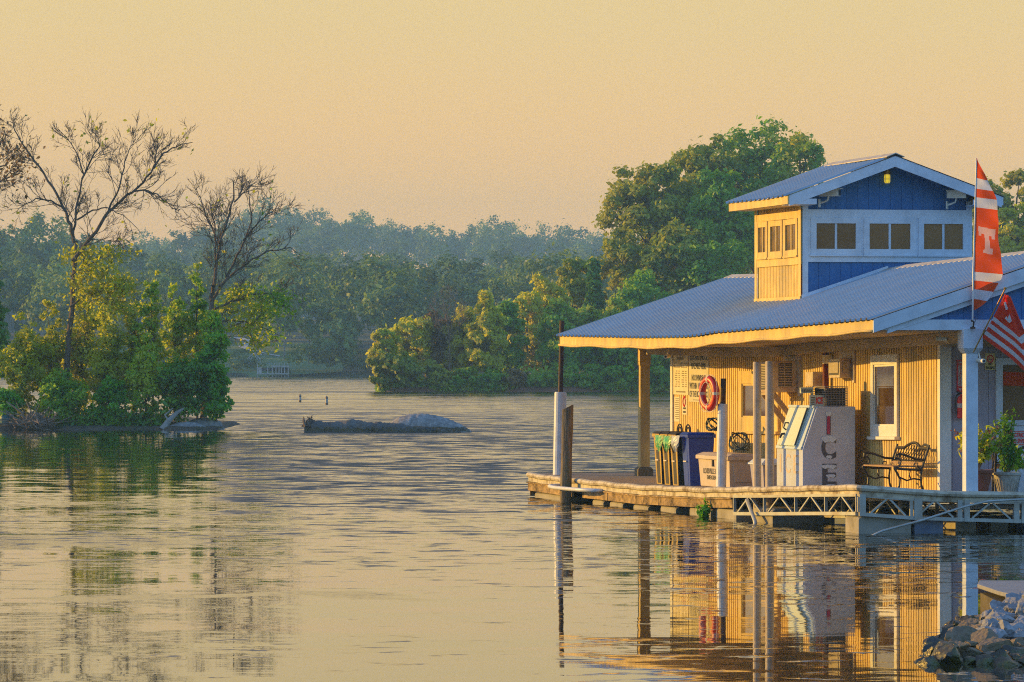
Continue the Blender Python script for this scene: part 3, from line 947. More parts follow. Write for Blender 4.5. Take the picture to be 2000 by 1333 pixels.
# ------------------------------------------------------------------ the floating dock
DU = -.28
dock = root('floating_dock', flat(DU, 11, 0), 'weathered floating dock with timber skirt, steel trusses and plastic floats under the store', 'dock')
mb = MB()
# deck sheet as boards running across, sagging with the dock
v = -.10
while v < 23.0:
    w_ = .19
    us = (DU + .03, .3, 1.0, 1.8, 2.6, 4, 7.5)
    n = len(us)
    pts = [(u, v + k, DECK - t) for t in (0, .03) for k in (0, w_ - .012) for u in us]
    fs = []
    for i in range(n - 1):
        fs.append((i, i + 1, n + i + 1, n + i))
        fs.append((i, 2 * n + i, 2 * n + i + 1, i + 1))
        fs.append((n + i, n + i + 1, 3 * n + i + 1, 3 * n + i))
    mb.add(pts, fs)
    v += w_
mb.build('deck_boards', M['deck'], dock, B)
# rounded bumper rail round the edge: near corner, left edge, far end and front edge
def bumper(path, name='bumper'):
    mb = MB()
    prof = [(0, .0), (.035, .015), (.05, .05), (.035, .085), (.0, .10), (-.04, .10), (-.04, -.075), (-.012, -.075), (-.012, -.005)]
    n = len(prof)
    pts = []
    for i, (u, v) in enumerate(path):
        a = Vector(path[min(i + 1, len(path) - 1)]) - Vector(path[max(0, i - 1)])
        a.normalize()
        nrm = Vector((a.y, -a.x))
        for (o, w) in prof:
            pts.append((u + nrm.x * o, v + nrm.y * o, DECK - .082 + w + .008 * math.sin(3.1 * (u + v) + 1)))
    fs = []
    for i in range(len(path) - 1):
        fs += [(i * n + k, i * n + (k + 1) % n, (i + 1) * n + (k + 1) % n, (i + 1) * n + k) for k in range(n)]
    fs += [tuple(range(n)), tuple((len(path) - 1) * n + k for k in range(n - 1, -1, -1))]
    mb.add(pts, fs)
    return mb.build(name, M['bumper'], dock, B, smooth=False)
left = [(DU, v) for v in stations(22.85, .02, .5)]
rear = [(u, 23.03) for u in stations(3.0, .0, .6)]
bumper(rear + [(-.12, 23.02), (-.22, 22.97)] + left + [(DU + .02, -.06), (DU + .06, -.09)] + [(u, -.10) for u in stations(-.15, 7.5, .4)])
mb = MB(); sweep(mb, rect(DU + .03, DU + .06, DECK - .16, DECK - .03), stations(0, 23))
mb.build('edge_rail', M['galv'], dock, B)
mb = MB(); mb.box(DU + .06, 7.5, 22.97, 23.0, .3, DECK - .05)
mb.build('skirt_board', M['skirt'], dock, B)
# bent end plates / stained timber skirt beyond the trusses
for i, (a, b) in enumerate(((7.55, 9.2), (9.24, 12.6), (12.64, 16.4), (16.44, 18.4), (19.3, 23.0))):
    mb = MB(); sweep(mb, rect(DU + .02 - .004 * (i % 2), DU + .07, DECK - .335, DECK - .165), stations(a, b))
    mb.build('skirt_board', M['skirt'], dock, B)
mb = MB(); sweep(mb, rect(DU - .01, DU + .015, DECK - .19, DECK - .166), stations(7.55, 18.4))
sweep(mb, rect(DU - .01, DU + .015, DECK - .19, DECK - .166), stations(19.3, 23.0))
mb.build('skirt_lip', M['skirt'], dock, B)
# steel trusses
def truss(p0, p1, bays, lo=.31, hi=.60, plates=()):
    """p0, p1 in (u, v)"""
    p0, p1 = Vector(p0), Vector(p1)
    mb = MB()
    q = lambda t, w: (p0.x + (p1.x - p0.x) * t, p0.y + (p1.y - p0.y) * t, w)
    n = 12
    for i in range(n):
        mb.bar(q(i / n, hi), q((i + 1) / n, hi), .05, .045)
        mb.bar(q(i / n, lo), q((i + 1) / n, lo), .06, .055)
    for t in [0, 1] + [b for b in bays[1:-1]]:
        mb.bar(q(t, lo + .03), q(t, hi - .024), .05, .035, up=Vector((0, 1, 0)))
    for a, b in zip(bays[:-1], bays[1:]):
        m = (a + b) / 2
        w = (b - a) * .38
        mb.bar(q(m - .03 * (b - a), hi - .02), q(m - w, lo + .03), .028)
        mb.bar(q(m + .03 * (b - a), hi - .02), q(m + w, lo + .03), .028)
    mb.build('truss', M['galv'], dock, B)
    for (a, b) in plates:
        mb = MB()
        d = (p1 - p0).normalized()
        nr = Vector((d.y, -d.x)) * .04
        c = [q(a, lo - .03), q(b, lo - .03)]
        mb.hexa([(c[0][0] + nr.x, c[0][1] + nr.y, lo - .03), (c[1][0] + nr.x, c[1][1] + nr.y, lo - .03), (c[1][0] - nr.x, c[1][1] - nr.y, lo - .03), (c[0][0] - nr.x, c[0][1] - nr.y, lo - .03),
                 (c[0][0] + nr.x, c[0][1] + nr.y, hi + .02), (c[1][0] + nr.x, c[1][1] + nr.y, hi + .02), (c[1][0] - nr.x, c[1][1] - nr.y, hi + .02), (c[0][0] - nr.x, c[0][1] - nr.y, hi + .02)])
        mb.build('truss_plate', M['galv'], dock, B)
truss((DU + .02, 7.4), (DU + .02, .02), [0, .26, .52, .76, 1.0])
truss((DU + .9, 7.4), (DU + .9, .6), [0, .26, .52, .76, 1.0])
truss((DU + 2.0, 7.4), (DU + 2.0, .6), [0, .26, .52, .76, 1.0])
truss((DU + .03, -.06), (4.6, -.06), [0.02, .175, .335, .36, .53, .70, .86, 1.0], plates=((0, .02), (.183, .21), (.33, .345), (.352, .37), (.52, .538), (.546, .56)))
# floats
def fl(u0, u1, v0, v1, top, mat, name='float'):
    mb = MB()
    k = .05
    z0, z1 = -.35, top
    mb.prism([(u0 + k, z0), (u1 - k, z0), (u1, z0 + k), (u1, z1 - k), (u1 - k, z1), (u0 + k, z1), (u0 + .012, z1 - .02), (u0, z1 - k), (u0, z0 + k)], 1, 0, 1)
    n = len(mb.v) // 2
    out = MB()
    pts = []
    for (vv, s) in ((v0, .86), (v0 + .05, 1.0), (v1 - .05, 1.0), (v1, .86)):
        for p in mb.v[:n]:
            cx, cz = (u0 + u1) / 2, (z0 + z1) / 2
            pts.append(flat(cx + (p[0] - cx) * (1 if s == 1 else .97), vv, cz + (p[2] - cz) * (1 if s == 1 else .93)))
    fs = [tuple(range(n)), tuple(3 * n + i for i in range(n - 1, -1, -1))]
    for i in range(3):
        fs += [(i * n + j, (i + 1) * n + j, (i + 1) * n + (j + 1) % n, i * n + (j + 1) % n) for j in range(n)]
    out.add(pts, fs)
    out.build(name, mat, dock, smooth=False)
for (a, b) in ((7.6, 8.9), (9.3, 10.7), (11.7, 12.75), (13.7, 14.75), (15.6, 16.55), (17.1, 17.9), (19.9, 22.7)):
    t = DECK + sag_deck((a + b) / 2) - .345
    fl(DU + .08, 1.2, a, b, t, M['float'])
fl(DU + .02, DU + .9, -.02, .72, .275, M['float'])
fl(DU + .95, 1.15, .02, .9, .255, M['floatblue'])
fl(DU + .06, 1.0, 5.2, 6.4, .25, M['float'])
fl(DU + .9, 1.6, 2.2, 4.4, .25, M['floatblue'])
fl(1.55, 1.9, .7, 1.6, .24, M['float'])
fl(2.2, 2.5, .9, 1.8, .2, M['float'])
fl(2.62, 4.6, -.02, .9, .19, M['floatblue'])
fl(4.7, 6.0, -.02, .9, .19, M['floatblue'])

# ------------------------------------------------------------------ piles and pipes
def pile_pvc(name, u, v, z_top, r, pole=None, label='', lean=(0, 0), zb=-.6, mat='pvc'):
    base = flat(u, v, 0)
    o = root(name, base, label, 'mooring pile')
    mb = MB()
    mb.tube([base + Vector((lean[0] * z, lean[1] * z, z)) for z in (zb, 0.4, z_top)], r, 16)
    mb.tube([base + Vector((lean[0] * z, lean[1] * z, z)) for z in (z_top, z_top + .012)], r * .93, 16)
    mb.build('pvc_sleeve', M[mat], o, smooth=False)
    if pole:
        mb = MB(); mb.tube([base + Vector((lean[0] * z, lean[1] * z, z)) for z in (z_top + .013, pole[1])], pole[0], 12)
        mb.build('steel_pole', M['rust'], o)
    return o
pile_pvc('mooring_pile', .12, 22.0, 2.05, .118, (.048, 3.45), 'white sleeved pile with a tall dark steel pole at the far corner of the dock', lean=(.02, 0))
pile_pvc('mooring_pile', .10, 9.69, 1.93, .088, (.05, 2.38), 'white sleeved pile with the red life ring hanging on its stub', lean=(.022, 0))
pile_pvc('mooring_pile', .12, 7.35, 2.66, .070, None, 'slim tan pile left of its twin, in front of the air conditioner', mat='tanpile')
pile_pvc('mooring_pile', .12, 6.55, 2.67, .074, None, 'slim tan pile right of its twin, close to the ice freezer', mat='tanpile')
# timber pile with its white hoop
b = flat(-.50, 18.8, 0)
o = root('timber_pile', b, 'short weathered timber pile in front of the white sleeved pile', 'mooring pile')
mb = MB()
rings = []
for z in (-.6, .2, .6, 1.0, 1.4, 1.80):
    k = .105 + .006 * math.sin(z * 5)
    rings.append([b + Vector((z * .022 + k * math.cos(a) * (1 + .06 * math.sin(a * 5 + z)), k * math.sin(a), z + (.05 * math.cos(a) if z > 1.7 else 0))) for a in [2 * math.pi * i / 14 for i in range(14)]])
pts = [p for r_ in rings for p in r_]
fs = [tuple(range(13, -1, -1)), tuple(5 * 14 + i for i in range(14))]
for i in range(5):
    fs += [(i * 14 + k, i * 14 + (k + 1) % 14, (i + 1) * 14 + (k + 1) % 14, (i + 1) * 14 + k) for k in range(14)]
mb.add(pts, fs)
mb.build('trunk', M['pile'], o)
hoop = MB()
hp = [(-.20, 20.0), (-.40, 19.9), (-.62, 19.6), (-.72, 18.9), (-.70, 18.0), (-.60, 17.2), (-.42, 16.8), (-.24, 16.8)]
hoop.tube([flat(u, v, .30 - .004 * i) for i, (u, v) in enumerate(hp)], .038, 10)
hoop.build('pile_hoop', M['pvc'], dock, smooth=True)
# loose pipes at the near corner
mb = MB()
pp = [flat(DU - .05, -.7, -.06), flat(DU + .22, -.7, .06), flat(.6, -.65, .22), flat(1.3, -.55, .42), flat(1.75, -.35, .50), flat(2.3, -.30, .525), flat(4.0, -.30, .52)]
mb.tube(pp, .019, 10)
tag(mb.build('white_pipe', M['galv'], smooth=True), 'long pale pipe slanting from the water up along the front trusses', 'pipe')
mb = MB()
mb.tube([flat(DU - .05, 6.35, .36), flat(DU - .12, 5.6, .05), flat(DU - .16, 5.2, -.25)], .035, 8)
tag(mb.build('brace_pipe', M['galv'], smooth=True), 'short steel pipe poking from the side truss down into the water', 'pipe')
mb = MB()
mb.tube([flat(1.2, .4, .40), flat(3.2, .4, .39), flat(7, .4, .38)], .045, 10)
tag(mb.build('grey_pipe', M['pvc'], smooth=True), 'grey pipe running level behind the front trusses', 'pipe')

# ------------------------------------------------------------------ things on the side deck
def thing_at(name, u, v, label, cat, group=None):
    return root(name, on_deck(u, v), label, cat, group)

# ice freezer (slanted door faces the water)
F0, F1, FU0, FU1 = 5.98, 7.60, .53, 1.45
o = thing_at('ice_freezer', (FU0 + FU1) / 2, (F0 + F1) / 2, 'big pale grey ice freezer with slanted green white door and ICE lettering', 'freezer')
zf = on_deck(.9, 6.6).z
FX = lambda p: flat(p[0], p[1], zf + p[2])
mb = MB()
prof = [(FU0, 0.02), (FU1, 0.02), (FU1, 1.385), (FU0 + .25, 1.385), (FU0, .66)]
mb.prism(prof, 1, F0, F1)
mb.build('cabinet', M['icebox'], o, FX, bevel=.015)
def slant(t, v, off):      # t up the slanted face 0..1
    return (FU0 + .25 * t - .945 * off, v, .66 + .725 * t + .326 * off)
mb = MB()
def slab(v0, v1, t0, t1, d0, d1):
    mb.hexa([slant(t0, v0, d0), slant(t0, v1, d0), slant(t1, v1, d0), slant(t1, v0, d0), slant(t0, v0, d1), slant(t0, v1, d1), slant(t1, v1, d1), slant(t1, v0, d1)])
slab(F0 + .03, F1 - .03, .0, .06, .004, .03); slab(F0 + .03, F1 - .03, .95, 1.0, .004, .05)
slab(F0 + .03, F0 + .30, .061, .949, .004, .025); slab(F1 - .15, F1 - .03, .061, .949, .004, .025)
mb.build('door_frame', M['iceblue'], o, FX)
mb = MB(); slab(F0 + .31, F1 - .16, .065, .945, .004, .055)
d = mb.build('door', M['icedoor'], o, FX, bevel=.006)
mb = MB()
slab(F0 + .30, F0 + .335, .08, .94, .0551, .075)
mb.build('hinge_strip', M['ink'], d, FX)
mb = MB()
hv = F1 - .42
mb.tube([slant(.42, hv, .056), slant(.44, hv, .11), slant(.56, hv, .11), slant(.58, hv, .056)], .014, 8)
mb.tube([slant(.33, hv + .02, .056), slant(.30, hv + .02, .10), slant(.22, hv + .06, .10)], .02, 8)
mb.build('handle', M['black'], d, FX)
# raised letters below the door
for ch, vv in (('I', F1 - .26), ('C', F1 - .72), ('E', F1 - 1.22)):
    mb = MB()
    add_text(mb, ch, lambda p, vv=vv: (FU0 - .002 - p[2], vv - p[0], .40 + p[1]), .46, width=.10 if ch == 'I' else .34)
    mb.build('raised_letter', M['tan'], o, FX)
# big painted I C E down the side panel
side = lambda u, w: (lambda p: (u + p[0], F0 - .004 - p[2], w + p[1]))
mb = MB()
mb.box(.952, 1.008, F0 - .006, F0 - .002, .925, 1.24)
mb.build('painted_letter', M['magenta'], o, FX)
mb = MB()
add_text(mb, 'C', side(.985, .68), .50, width=.255, bold=.018)
add_text(mb, 'E', side(.985, .22), .50, width=.25, bold=.018)
mb.build('painted_letter', M['slate'], o, FX)
mb = MB()      # outlines
for (u, w, W, H) in ((.98, 1.09, .03, .17),):
    for x in (.946, 1.010):
        mb.box(x, x + .006, F0 - .008, F0 - .0065, .92, 1.26)
    mb.box(.946, 1.016, F0 - .0082, F0 - .0067, .915, .922)
mb.build('letter_outline', M['outline'], o, FX)
def blob(cu_, cw, ru, rw, seed):      # snow caps
    mb = MB()
    r2 = random.Random(seed)
    n = 18
    mb.prism([(cu_ + ru * math.cos(2 * math.pi * k / n) * (1 + .12 * r2.random()), cw + rw * math.sin(2 * math.pi * k / n) * (1 + .25 * r2.random()) - (.02 if math.sin(2 * math.pi * k / n) < -.3 and k % 3 == 0 else 0)) for k in range(n)], 1, F0 - .011, F0 - .0085)
    mb.build('snow_cap', M['snow'], o, FX)
blob(.98, 1.268, .048, .035, 1); blob(.985, .845, .125, .045, 2); blob(.99, .545, .05, .022, 5); blob(.985, .385, .13, .028, 3); blob(1.02, .23, .08, .022, 4); blob(1.02, .065, .09, .02, 6)

# condenser cage, ICE board and tilted board on top of the freezer
t = root('condenser_unit', flat(1.15, 6.3, zf + 1.385), 'dark slatted condenser cage standing on the ice freezer', 'condenser')
TX = lambda p: flat(p[0], p[1], zf + 1.388 + p[2])
mb = MB(); mb.box(.99, 1.31, 6.12, 6.85, 0, .30)
mb.build('core', M['acdark'], t, TX)
mb = MB()
for i in range(11):
    z = .005 + i * .029
    mb.box(.955, 1.345, 6.085, 6.115, z, z + .011)
    mb.box(.955, .985, 6.117, 6.86, z, z + .011)
for u in (.955, 1.0, 1.05, 1.10, 1.15, 1.2, 1.25, 1.30, 1.337):
    mb.box(u, u + .008, 6.078, 6.083, 0, .315)
mb.box(.95, 1.35, 6.08, 6.87, .318, .33)
mb.build('cage', M['cagegrey'], t, TX)
t = root('ice_sign', flat(.82, 6.3, zf + 1.385), 'small pale sign with red letters ICE beside the condenser cage', 'sign')
mb = MB(); mb.box(.70, .945, 6.14, 6.16, .0, .185)
mb.build('board', M['signgreen'], t, TX)
mb = MB(); add_text(mb, 'ICE', lambda p: (.868 + p[0], 6.137 - p[2], .09 + p[1]), .15, width=.125, bold=.006)
mb.build('lettering', M['red'], t, TX)
mb = MB()
for i in range(5): mb.box(.722, .79, 6.136, 6.139, .03 + i * .028, .042 + i * .028)
mb.build('lettering', M['inkfade'], t, TX)
t = root('tilted_sign', flat(.72, 6.5, zf + 1.57), 'pale tilted header board above the small ICE sign', 'sign')
mb = MB()
mb.hexa([(.60, 6.30, .215), (.81, 6.30, .225), (.955, 6.9, .225), (.74, 6.9, .215), (.585, 6.29, .305), (.805, 6.29, .318), (.955, 6.9, .318), (.74, 6.9, .31)])
mb.build('board', M['signgreen'], t, TX)
mb = MB(); mb.box(.80, .83, 6.4, 6.43, .0, .22)
mb.build('stand', M['signgreen'], t, TX)
mb = MB()
for i in range(6): mb.hexa([(.612 + i * .03, 6.285, .24), (.628 + i * .03, 6.285, .24), (.628 + i * .03, 6.288, .24), (.612 + i * .03, 6.288, .24), (.61 + i * .03, 6.279, .285), (.624 + i * .03, 6.279, .285), (.624 + i * .03, 6.282, .285), (.61 + i * .03, 6.282, .285)])
mb.build('lettering', M['inkfade'], t, TX)

# bins
def bin_(u, v, body, label, ang=0.0, blue=False, hoop=False):
    base = on_deck(u, v)
    o = root('recycling_bin', base, label, 'bin', 'bins lined up on the side deck')
    X = local(base, ang)
    mb = MB()
    w, dp, h = .25, .24, .86
    k = .80
    mb.hexa([(-dp * k, -w * k, 0), (dp * k, -w * k, 0), (dp * k, w * k, 0), (-dp * k, w * k, 0), (-dp, -w, h), (dp, -w, h), (dp, w, h), (-dp, w, h)])
    mb.box(-dp - .025, dp + .025, -w - .02, w + .02, h + .002, h + .06)
    mb.build('body', body if blue else M['binblack'], o, X, bevel=.008)
    # recessed slot down the front, dark and arched
    mb = MB()
    def fr(y, z, off=.004):
        t_ = z / h
        return (-dp * (k + (1 - k) * t_) - off, y * (k + (1 - k) * t_), z)
    if not blue:
        m2 = MB()
        a_, b_ = [fr(-.245, .0, .002), fr(.245, .0, .002), fr(.245, .855, .002), fr(-.245, .855, .002)], [fr(-.245, .0, -.02), fr(.245, .0, -.02), fr(.245, .855, -.02), fr(-.245, .855, -.02)]
        m2.hexa(b_ + a_)
        m2.box(-dp - .027, -dp - .0255, -w - .02, w + .02, h + .003, h + .058)
        m2.build('front_panel', body, o, X)
    pts = [fr(-.14, .02), fr(.14, .02), fr(.12, .62), fr(-.12, .62)]
    pts2 = [fr(-.14, .02, -.01), fr(.14, .02, -.01), fr(.12, .62, -.01), fr(-.12, .62, -.01)]
    mb.hexa([pts2[0], pts2[1], pts2[2], pts2[3], pts[0], pts[1], pts[2], pts[3]])
    mb.build('front_slot', M['binblack'] if not blue else M['binblue'], o, X)
    mb = MB(); mb.bar(fr(-.11, .44, .02), fr(.11, .44, .02), .022)
    mb.build('grab_bar', M['rope'], o, X)
    mb = MB()
    mb.hexa([(-dp - .03, -w - .02, h + .062), (dp + .03, -w - .02, h + .062), (dp + .03, w + .02, h + .062), (-dp - .03, w + .02, h + .062), (-dp + .02, -w + .02, h + .10), (dp - .02, -w + .02, h + .10), (dp - .02, w - .02, h + .10), (-dp + .02, w - .02, h + .10)])
    mb.build('lid', M['binblack'] if not blue else M['binblue'], o, X)
    if hoop:
        for rr in (.13, .08):
            mb = MB()
            mb.tube([(dp - .05, rr * 1.4 * math.cos(a), h + .10 + rr * math.sin(a)) for a in [math.pi * i / 10 for i in range(11)]], .014, 6)
            mb.build('lid_handle', M['black'], o, X)
    return o, X
bA = bin_(.62, 15.25, M['yellow'], 'mustard slotted bin at the far left end of the bin row', hoop=True)
bB = bin_(.62, 14.65, M['yellow'], 'mustard slotted bin second from the far left end of the row', hoop=True)
bC = bin_(.62, 14.05, M['yellow'], 'mustard slotted bin right beside the blue bin')
bD = bin_(.64, 13.30, M['binblue'], 'deep blue bin between the mustard bins and the tan deck box', blue=True)
def bag(u, v, mat, label, seed):
    base = on_deck(u, v) + Vector((0, 0, .58))
    X = local(base)
    r2 = random.Random(seed)
    mb = MB()
    rows, cols = 7, 9
    pts = []
    for i in range(rows):
        t_ = i / (rows - 1)
        for j in range(cols):
            s_ = j / (cols - 1) * 2 - 1
            wd = .30 * (1 - .55 * t_ ** 1.6)
            pts.append((-.31 - .05 * math.sin(math.pi * t_) * (1 - s_ * s_) + .012 * r2.uniform(-1, 1), s_ * wd, .32 - t_ * .30 + .07 * t_ * s_ * s_ + .01 * r2.uniform(-1, 1)))
    mb.grid(pts, rows, cols)
    ob = mb.build('bin_liner', mat, None, X)
    m_ = ob.modifiers.new('thickness', 'SOLIDIFY'); m_.thickness = .01
    tag(ob, label, 'bag')
bag(.60, 14.75, M['bagA'], 'green and yellow bin liner hanging over the rim, the left one', 3)
bag(.60, 14.15, M['bagA'], 'green and yellow bin liner hanging over the rim beside the blue bin', 4)
bag(.60, 13.55, M['bagB'], 'pale grey bin liner hanging at the blue bin', 5)
# coils of hose on bins and box
def coil(u, v, dz, label, r=.16, seed=0, n=5, mat='hose'):
    base = on_deck(u, v) + Vector((0, 0, dz))
    X = local(base)
    r2 = random.Random(seed)
    pts = []
    for i in range(n * 14):
        a = 2 * math.pi * i / 14
        k = r * (.65 + .4 * abs(math.sin(a * .37 + seed)))
        tl = .8 * math.sin(a * .21 + seed)
        pts.append((k * math.cos(a) * .8, k * math.sin(a), .03 + r * (.9 + .9 * math.sin(a + tl)) * .75 + .01 * r2.random()))
    mb = MB(); mb.tube(pts, .012, 6)
    tag(mb.build('hose_coil', M[mat], None, X), label, 'hose')
coil(.85, 13.0, .96, 'tangled dark cord heaped on the blue bin', .16, 1, 6)
coil(.62, 10.35, .62, 'dark green hose coiled on the tan deck box', .22, 5, 4)
# tan deck box
o = thing_at('deck_box', .60, 11.1, 'tan plastic deck box with dark lettering on its sunlit front', 'storage box')
X = local(on_deck(.60, 11.1))
mb = MB()
mb.hexa([(-.22, -1.0, 0), (.24, -1.0, 0), (.24, 1.0, 0), (-.22, 1.0, 0), (-.25, -1.06, .48), (.27, -1.06, .48), (.27, 1.06, .48), (-.25, 1.06, .48)])
mb.hexa([(-.14, -1.03, .10), (.15, -1.03, .10), (.15, -1.0, .10), (-.14, -1.0, .10), (-.19, -1.066, .43), (.2, -1.066, .43), (.2, -1.02, .43), (-.19, -1.02, .43)])
mb.build('body', M['tan'], o, X, bevel=.01)
mb = MB()
mb.hexa([(-.29, -1.10, .482), (.31, -1.10, .482), (.31, 1.10, .482), (-.29, 1.10, .482), (-.29, -1.10, .55), (.31, -1.10, .55), (.31, 1.10, .55), (-.29, 1.10, .55)])
mb.hexa([(-.288, -1.098, .552), (.308, -1.098, .552), (.308, 1.098, .552), (-.288, 1.098, .552), (-.18, -1.0, .60), (.2, -1.0, .60), (.2, 1.0, .60), (-.18, 1.0, .60)])
mb.build('lid', M['tan'], o, X, bevel=.008)
ft = lambda y, z: (lambda p: (-.252 + .03 * (1 - (z + p[1]) / .48) - p[2], y - p[0], z + p[1]))
mb = MB()
add_text(mb, 'LOUISVILLE LANDING', ft(0.0, .27), .13, width=1.5, bold=.004)
add_text(mb, 'EMERGENCY', ft(.12, .16), .10, width=.80, bold=.003)
mb.build('lettering', M['ink'], o, X)
mb = MB(); mb.box(-.275, -.255, -.02, .04, .36, .48)
mb.build('latch', M['black'], o, X)
# pale tote behind the twin piles
o = thing_at('storage_tote', .75, 8.9, 'small grey blue tote standing between deck box and freezer', 'storage box')
X = local(on_deck(.75, 8.9))
mb = MB(); mb.hexa([(-.18, -.35, 0), (.2, -.35, 0), (.2, .4, 0), (-.18, .4, 0), (-.22, -.42, .40), (.24, -.42, .40), (.24, .45, .40), (-.22, .45, .40)])
mb.build('body', M['lilac'], o, X)
mb = MB(); mb.box(-.25, .27, -.45, .48, .402, .43); mb.hexa([(-.24, -.44, .431), (.26, -.44, .431), (.26, .47, .431), (-.24, .47, .431), (-.16, -.36, .50), (.18, -.36, .50), (.18, .4, .50), (-.16, .4, .50)])
mb.build('lid', M['bluewhite'], o, X)

# life ring on the pile
c = flat(-.06, 9.85, 2.12)
ax = (flat(-1, 9.6, 0) - flat(0, 9.85, 0)).normalized()
o = root('life_ring', c - Vector((0, 0, .33)), 'red life ring with white bands hanging on a sleeved pile', 'life ring')
mb = MB(); mb.torus(c, ax, .245, .062, 32, 12)
mb.build('ring', M['ring'], o, smooth=True)
a_ = ax.cross(UP).normalized()
for k in range(4):
    ang = math.pi / 2 * k
    dv = a_ * math.cos(ang) + UP * math.sin(ang)
    mb = MB()
    tn = (UP * math.cos(ang) - a_ * math.sin(ang))
    pts, fs = [], []
    for i, off in enumerate((-.024, .024)):
        for j in range(12):
            t_ = 2 * math.pi * j / 12
            pts.append(c + dv * .245 + dv * math.cos(t_) * .065 + ax * math.sin(t_) * .065 + tn * off)
    fs = [(j, (j + 1) % 12, 12 + (j + 1) % 12, 12 + j) for j in range(12)]
    mb.add(pts, fs)
    mb.build('band', M['rope'], o)
mb = MB()
for k in range(4):
    a0, a1 = math.pi / 2 * k, math.pi / 2 * (k + 1)
    pts = []
    for i in range(9):
        a = a0 + (a1 - a0) * i / 8
        rr = .30 + .05 * math.sin(math.pi * i / 8)
        pts.append(c + (a_ * math.cos(a) + UP * math.sin(a)) * (rr + .01) + ax * .02)
    mb.tube(pts, .006, 6)
    mb.tube([c + (a_ * math.cos(a0 + (a1 - a0) * i / 8) + UP * math.sin(a0 + (a1 - a0) * i / 8)) * (.20 - .025 * math.sin(math.pi * i / 8)) + ax * .07 for i in range(9)], .006, 6)
mb.build('grab_line', M['rope'], o)

# air conditioners
def aircon(v0, v1, z0, z1, proud, label, frame=.06):
    u = UW
    w0, w1 = winv(u, v0, z0), winv(u, v0, z1)
    o = root('air_conditioner', B((u - proud / 2, (v0 + v1) / 2, w0)), label, 'air conditioner')
    mb = MB(); mb.box(u - proud, u - .004, v0, v1, w0, w1)
    mb.build('case', M['ac'], o, B, bevel=.01)
    mb = MB(); mb.box(u - proud + .10 * proud / .45, u - .12 * proud / .45, v0 - .006, v0 - .002, w0 + .08, w1 - .04)
    mb.box(u - proud - .006, u - proud - .002, v0 + .05, v1 - .05, w0 + .05, w1 - .05)
    g = mb.build('grille', M['acdark'], o, B)
    mb = MB()
    n = 14
    for i in range(n):
        z = w0 + .085 + (w1 - w0 - .13) * i / n
        mb.box(u - proud + .10 * proud / .45, u - .12 * proud / .45, v0 - .014, v0 - .007, z, z + .012)
        mb.box(u - proud - .014, u - proud - .007, v0 + .05, v1 - .05, z, z + .012)
    um = u - proud * .55
    mb.box(um - .006, um + .006, v0 - .018, v0 - .0145, w0 + .08, w1 - .04)
    mb.build('slats', M['acslat'], g, B)
    mb = MB(); mb.box(u - .03, u - .003, v0 - .16, v0 - .02, w0 - .08, w1 + .14); mb.box(u - .032, u - .004, v0 - .02, v1 + .1, w1 + .01, w1 + .145)
    mb.build('wall_panel', M['ac'], o, B)
    return o, w0, w1
ac1, w0, w1 = aircon(10.45, 11.25, 2.14, 2.68, .47, 'rusty air conditioner on timber braces above the twin piles')
mb = MB()
for vv in (10.5, 11.15):
    mb.bar((UW - .45, vv, w0 - .03), (UW - .03, vv - .0, w0 - .55), .05, .09)
mb.bar((UW - .47, 10.4, w0 - .025), (UW - .47, 11.3, w0 - .025), .05, .045)
mb.build('brace', M['timber'], ac1, B)
aircon(7.05, 7.72, 2.40, 2.73, .24, 'small air conditioner high on the wall above the condenser cage')
# box, pipe and bracing on the wall
o = root('junction_box', B((UW - .1, 9.1, winv(UW, 9.1, 2.26))), 'pale metal junction box on the sunlit wall', 'box')
mb = MB(); w0 = winv(UW, 9, 2.25); mb.box(UW - .18, UW - .003, 8.92, 9.40, w0, w0 + .24)
mb.build('case', M['ac'], o, B, bevel=.006)
mb = MB(); mb.box(UW - .183, UW - .181, 8.96, 9.36, w0 + .03, w0 + .21)
mb.build('door', M['ac'], o, B)
o = root('riser_pipe', B((UW - .08, 8.45, winv(UW, 8.5, 1.6))), 'dark red riser pipe with white clamp on the sunlit wall', 'pipe')
mb = MB(); mb.tube([(UW - .09, 8.42, 1.0), (UW - .09, 8.42, 2.98)], .055, 12)
mb.build('pipe', M['redpipe'], o, B, smooth=True)
mb = MB(); mb.box(UW - .17, UW - .02, 8.30, 8.36, 2.2, 2.26); mb.build('clamp', M['white'], o, B); mb = MB(); mb.box(UW - .17, UW - .02, 8.28, 8.34, 2.8, 2.95)
mb.build('clamp', M['white'], o, B)

# notices on the far end of the wall
def notice(v0, v1, z0, z1, mat, label, d=.012):
    w0, w1 = winv(UW, v0, z0), winv(UW, v0, z1)
    o = root('notice', B((UW, (v0 + v1) / 2, w0)), label, 'sign')
    mb = MB(); mb.box(UW - d, UW - .003, v0, v1, w0, w1)
    mb.build('board', M[mat], o, B)
    return o, w0, w1
# large warning board
o, w0, w1 = notice(16.6, 18.05, 1.90, 2.85, 'signpale', 'large pale warning board reading ELECTRIC SHOCK beside the life ring')
mb = MB()
H = w1 - w0
for s_, k in (('ELECTRIC SHOCK', .88), ('HAZARD RISK:', .70), ('NO SWIMMING', .47), ('WITHIN 100 YARDS', .31), ('OF THE BOAT DOCK', .15)):
    add_text(mb, s_, on_side(17.32, w0 + H * k, UW, .014), .15, width=min(1.35, .093 * len(s_)), bold=.004)
for i in range(16): mb.box(UW - .0145, UW - .0132, 16.8 + i * .06, 16.84 + i * .06, w0 + .03, w0 + .042)
mb.build('lettering', M['ink'], o, B)
